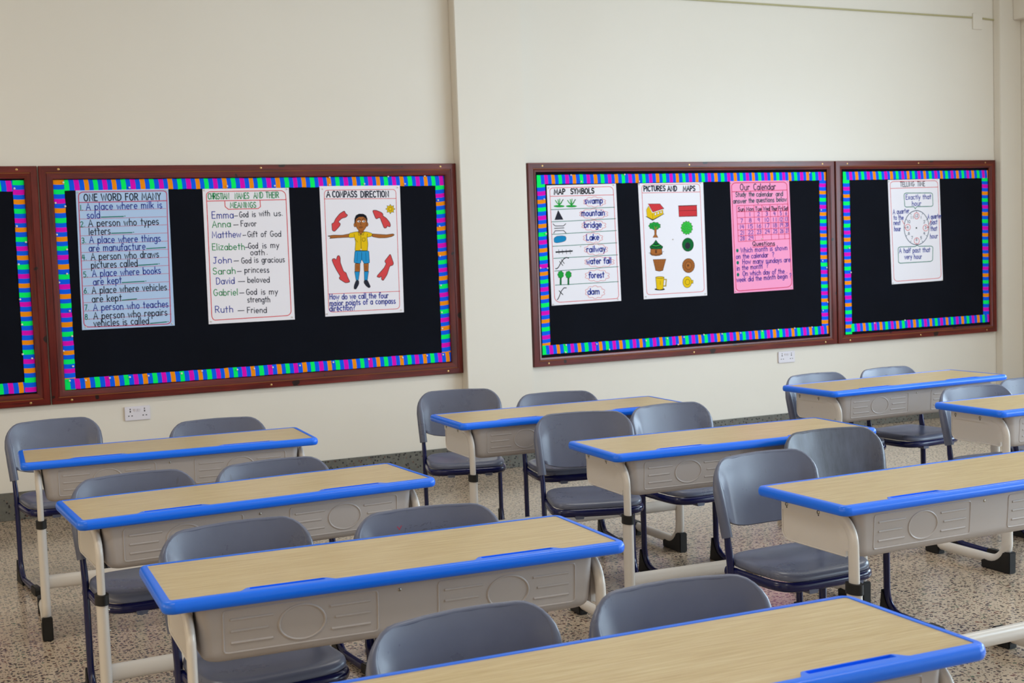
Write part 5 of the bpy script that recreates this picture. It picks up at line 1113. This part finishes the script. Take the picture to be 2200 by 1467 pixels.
# ---------------------------------------------------------------- posters
PINFO = dict(
    p1=('blue poster of fill-in sentences titled one word for many', 'paper_blue', 'blue one word for many poster'),
    p2=('white poster listing names and their meanings in green, blue and black', 'paper', 'names and meanings poster'),
    p3=('white poster with a boy in yellow shirt, blue shorts and four red arrows', 'paper', 'poster with the boy and red arrows'),
    p4=('white poster of eight map symbols with words in red clouds', 'paper', 'map symbols poster'),
    p5=('white poster of a house, trees, hut, basket and mug beside plan views', 'paper', 'pictures and maps poster'),
    p6=('pink calendar poster with a month grid and three questions', 'paper_pink', 'pink calendar poster'),
    p7=('white poster with a clock face and speech boxes about telling time', 'paper', 'clock poster'))
YP = -.0118
for key, (cx, cz), cr, ops in POSTERS:
    lab, pm, short = PINFO[key]
    mb = MB(); c4 = [(x*1e-4, z*1e-4) for x, z in cr]
    nx, nz = 6, 12; rows = []
    for j in range(nz+1):
        v = j/nz; row = []
        for i in range(nx+1):
            u = i/nx
            x = (c4[0][0]*(1-u)+c4[1][0]*u)*(1-v)+(c4[3][0]*(1-u)+c4[2][0]*u)*v; z = (c4[0][1]*(1-u)+c4[1][1]*u)*(1-v)+(c4[3][1]*(1-u)+c4[2][1]*u)*v
            row.append((x, 0, z))
        rows.append(row)
    mb.grid(rows); mb.grid([[(x, .0009, z) for x, y, z in r] for r in rows])
    edge = rows[0]+[r[-1] for r in rows[1:]]+rows[-1][-2::-1]+[r[0] for r in rows[-2:0:-1]]
    mb.grid([edge, [(x, .0009, z) for x, y, z in edge]], 0, True)
    lay = 0
    for op in ops:
        lay += 1; y = -.0003-.0000045*lay
        if op[0] == 'f':
            pts = [(op[2][i]*1e-4, y, op[2][i+1]*1e-4) for i in range(0, len(op[2]), 2)]
            if (Vector(pts[0])-Vector(pts[-1])).length < 1e-5: pts = pts[:-1]
            mb.add(pts, [tuple(range(len(pts)))], op[1]+1)
        else:
            if op[0] == 'l': sts = [[(op[2][i]*1e-4, op[2][i+1]*1e-4) for i in range(0, len(op[2]), 2)]]; wd = op[3]*1e-4
            else: sts = text_strokes(op[2], *[q*1e-4 for q in op[3]], op[4]*1e-4); wd = op[5]*1e-4
            for st in sts:
                for q in ribbon(st, wd): mb.add([(p.x, y, p.y) for p in q], [(0, 1, 2, 3)], op[1]+1)
    o = obj('poster', mb, [M[pm]]+INK_M, None, None); o.location = (cx, YP, cz)
    tag(o, lab, 'poster', 'hand lettered posters on the black boards')

# ---------------------------------------------------------------- pinboards
def pinboard(label, x0, x1, z0, z1, fw, mids):
    root = thing('pinboard', label, 'board', ((x0+x1)/2, -.001, z0), 0, 'framed black pinboards on the wall'); ox, oz = (x0+x1)/2, z0
    B = lambda x, z: (x-ox, z-oz)
    # frame profile: (distance in from the outer edge, depth out from the wall)
    pr = [(0, 0), (0, .028), (.003, .032), (.036, .033), (.038, .029), (.0415, .029), (.0435, .032), (fw-.014, .029), (fw-.003, .025), (fw, .021), (fw, .006)]
    mb = MB()
    corners = [((x0, z0), (1, 1)), ((x1, z0), (-1, 1)), ((x1, z1), (-1, -1)), ((x0, z1), (1, -1))]
    for i in range(4):
        rows = []
        for (c, s) in (corners[i], corners[(i+1) % 4]):
            rows.append([(B(c[0]+s[0]*d_, 0)[0], -y_, B(0, c[1]+s[1]*d_)[1]) for d_, y_ in pr])
        mb.grid(rows, i % 2)
        if i % 2 == 0: mb.m[-6] = 2                # pale groove along the top and bottom rails
    obj('frame', mb, [M['frame_h'], M['frame_v'], M['inlay']], root, 30)
    mb = MB(); a = B(x0+fw-.01, z0+fw-.01); b = B(x1-fw+.01, z1-fw+.01); mb.box(a[0], b[0], -.008, 0, a[1], b[1]); obj('felt_panel', mb, M['felt'], root)
    for x in [x0+.11, x1-.11]+mids:
        for z in (z0+.02, z1-.02):
            mb = MB(); p = B(x, z); mb.disc((p[0], -.0325, p[1]), (0, -1, 0), .0065, .0022); obj('screw', mb, M['brass'], root)
    return root
BZ0, BZ1 = .659, 2.048
pinboard('black pinboard at the far left, mostly cut off by the edge of the view', -.36, 2.2335, BZ0, BZ1, .072, [.9])
pinboard('wide black pinboard left of the pier with blue, names and boy posters', 2.2420, 4.8500, BZ0, BZ1, .0775, [3.545])
pinboard('wide black pinboard right of the pier with map, picture and pink calendar posters', 5.3765, 7.9500, BZ0, BZ1, .062, [6.66])
pinboard('small black pinboard at the far right with only the clock poster', 7.9640, 9.5690, BZ0, BZ1, .062, [8.77])

# ---------------------------------------------------------------- striped paper borders
SEQ = ['s_green', 's_blue', 's_mag', 's_blue', 's_or', 's_blue']
SM = [M[s] for s in ('s_blue', 's_green', 's_mag', 's_or')]
IX = {'s_blue': 0, 's_green': 1, 's_mag': 2, 's_or': 3}
def strip(label, x0, x1, z0, z1, y, off=0, slant=.05):
    """one pinned strip; stripes run across it"""
    horiz = (x1-x0) > (z1-z0); L = (x1-x0) if horiz else (z1-z0); Wd = (z1-z0) if horiz else (x1-x0)
    mb = MB(); p = 0; k = off; nW = 4
    bounds = [0]
    while bounds[-1] < L-1e-6: bounds.append(min(L, bounds[-1]+random.uniform(.0255, .0295)))
    wob = [random.uniform(-.0012, .0012) for _ in bounds]
    cur = random.uniform(.02, .07) if horiz else random.uniform(-.02, .05)
    rows = []
    for i, b in enumerate(bounds):
        edge = i in (0, len(bounds)-1); row = []
        for j in range(nW+1):
            q = j/nW; sh = 0 if edge else (q-.5)*Wd*-cur*2+.0018*math.sin(q*PI)
            a = b+sh; wv = wob[i]+q*Wd
            if horiz: row.append((x0+a, y, z0+wv))
            else: row.append((x0+wv, y, z1-a))
        rows.append(row)
    for i in range(len(rows)-1):
        mi = IX[SEQ[(k+i) % 6]]; mb.grid([rows[i], rows[i+1]], mi); mb.grid([[(a, b_+.0008, c) for a, b_, c in r] for r in (rows[i], rows[i+1])], mi)
        for e in (0, nW): mb.grid([[rows[i][e], rows[i+1][e]], [(v[0], v[1]+.0008, v[2]) for v in (rows[i][e], rows[i+1][e])]], mi)
    for r in (rows[0], rows[-1]): mb.grid([r, [(a, b_+.0008, c) for a, b_, c in r]], IX[SEQ[k % 6]])
    tag(obj('border_strip', mb, SM, None, None), label, 'paper border', 'striped paper borders on the boards')
Y1, Y2 = -.0105, -.0116
for nm, x0, x1, offs, lb in (
    ('far left board', None, 2.1605, (1, 0, 4, 0), 0), ('board with the boy poster', 2.3205, 4.7715, (0, 4, 0, 0), 0),
    ('board with the map symbols poster', 5.452, 7.886, (0, 0, 0, 1), 0), ('small board with the clock poster', 8.048, 9.505, (0, 0, 0, 0), .055)):
    xa = x0 if x0 is not None else -.27
    strip('bright striped paper strip along the top of the '+nm, xa+(.061 if x0 == 2.3205 else 0), x1, 1.905, 1.9675, Y2, offs[0])
    if x0 is not None: strip('bright striped paper strip down the left side of the '+nm, xa, xa+.062, .738 if lb == 0 else .724, 1.968 if x0 == 2.3205 else 1.91, Y1, offs[1])
    strip('bright striped paper strip along the bottom of the '+nm, xa+lb, x1, .740, .802, Y2, offs[2])
    strip('bright striped paper strip down the right side of the '+nm, x1-.062, x1, .740, 1.968 if nm == 'far left board' else 1.908, Y1 if nm != 'far left board' else Y2-.001, offs[3])

# ---------------------------------------------------------------- push pins
mb = MB(); rows = []
for a in (90, 60, 30, 0, -30, -60): rows.append([(.0062*math.cos(math.radians(a))*math.cos(2*PI*k/10), -.0045-.0055*math.sin(math.radians(a)), .0062*math.cos(math.radians(a))*math.sin(2*PI*k/10)) for k in range(10)])
mb.grid(rows, 0, True); mb.sweep([(0, -.001, 0), (0, .0015, 0)], (.001, .001), seg=6)
pin0 = None
SIDE = dict(T='top', B='bottom', L='left', R='right')
BN = dict(A='far left board', B='board with the boy poster', C='board with the map symbols poster', D='small board with the clock poster')
for key, ps in PINS.items():
    if key[0] == 'p':
        g = 'pins of the '+PINFO[key][2]; lab = 'tiny pearl pin holding the '+PINFO[key][2]; yy = -.0125; sc_ = .8
    else:
        g = 'pins in the %s striped border of the %s' % (SIDE[key[2]], BN[key[0]]); lab = 'tiny white pin in the %s striped border of the %s' % (SIDE[key[2]], BN[key[0]]); yy = -.0122; sc_ = 1
    for x, z in ps:
        if pin0 is None: p = pin0 = obj('push_pin', mb, M['pin'], None, 50)
        else: p = pin0.copy(); C.objects.link(p)
        p.location = (x, yy, z); p.scale = (sc_,)*3; tag(p, lab, 'pin', g)

# ---------------------------------------------------------------- wall sockets
def socket(label, cx, cz):
    root = thing('wall_socket', label, 'socket', (cx, 0, cz), 0, 'double wall sockets')
    mb = MB(); mb.prism(rrect(-.075, .075, -.042, .042, .006, 3), 'y', -.011, 0); obj('face_plate', mb, M['socket'], root, 35, .002)
    for x in (-.011, .011):
        mb = MB(); mb.add([(x-.008, -.011, .010), (x+.008, -.011, .010), (x+.008, -.011, .028), (x-.008, -.011, .028), (x-.008, -.0125, .010), (x+.008, -.0125, .010), (x+.008, -.0175, .028), (x-.008, -.0175, .028)],
                          [(0, 1, 5, 4), (1, 2, 6, 5), (2, 3, 7, 6), (3, 0, 4, 7), (4, 5, 6, 7)]); obj('rocker_switch', mb, M['socket'], root, 35)
    for s in (-1, 1):
        mb = MB()
        for dx, dz, w_, h_, mi in ((0, .012, .0035, .005, 0), (-.0095, -.014, .004, .0028, 0), (.0095, -.014, .004, .0028, 0), (0, .026, .003, .004, 0)):
            mb.box(s*.042+dx-w_, s*.042+dx+w_, -.0114, -.0105, dz-h_, dz+h_, mi)
        obj('pin_holes', mb, M['hole'], root)
socket('white double wall socket under the left wide board, above a chair', 2.726, .567)
socket('white double wall socket under the right wide board, near the small board', 7.493, .588)

# pen scribbles on one chair back
scr = []
tick = [[(-.085, .695), (-.078, .684), (-.066, .700)], [(-.035, .704), (-.029, .697)]]
for _ in range(60):
    x, z = random.uniform(-.075, .06), random.uniform(.640, .715); a = random.uniform(-.6, 1.3); l_ = random.uniform(.004, .016)
    scr.append([(x, z), (x+l_*.5*math.cos(a), z+l_*.5*math.sin(a)+.002), (x+l_*math.cos(a), z+l_*math.sin(a))])
mb = MB()
for st, mi, w_ in [(t, 0, .0026) for t in tick]+[(t, 1, .0009) for t in scr]:
    for q in ribbon(st, w_): mb.add([(p.x, by(p.x, p.y)-.0059, p.y) for p in q], [(0, 1, 2, 3)], mi)
o = obj('pen_marks', mb, [M['penr'], M['pend']], chairs[5], None); o['label'] = 'red tick and dark pen scribbles'
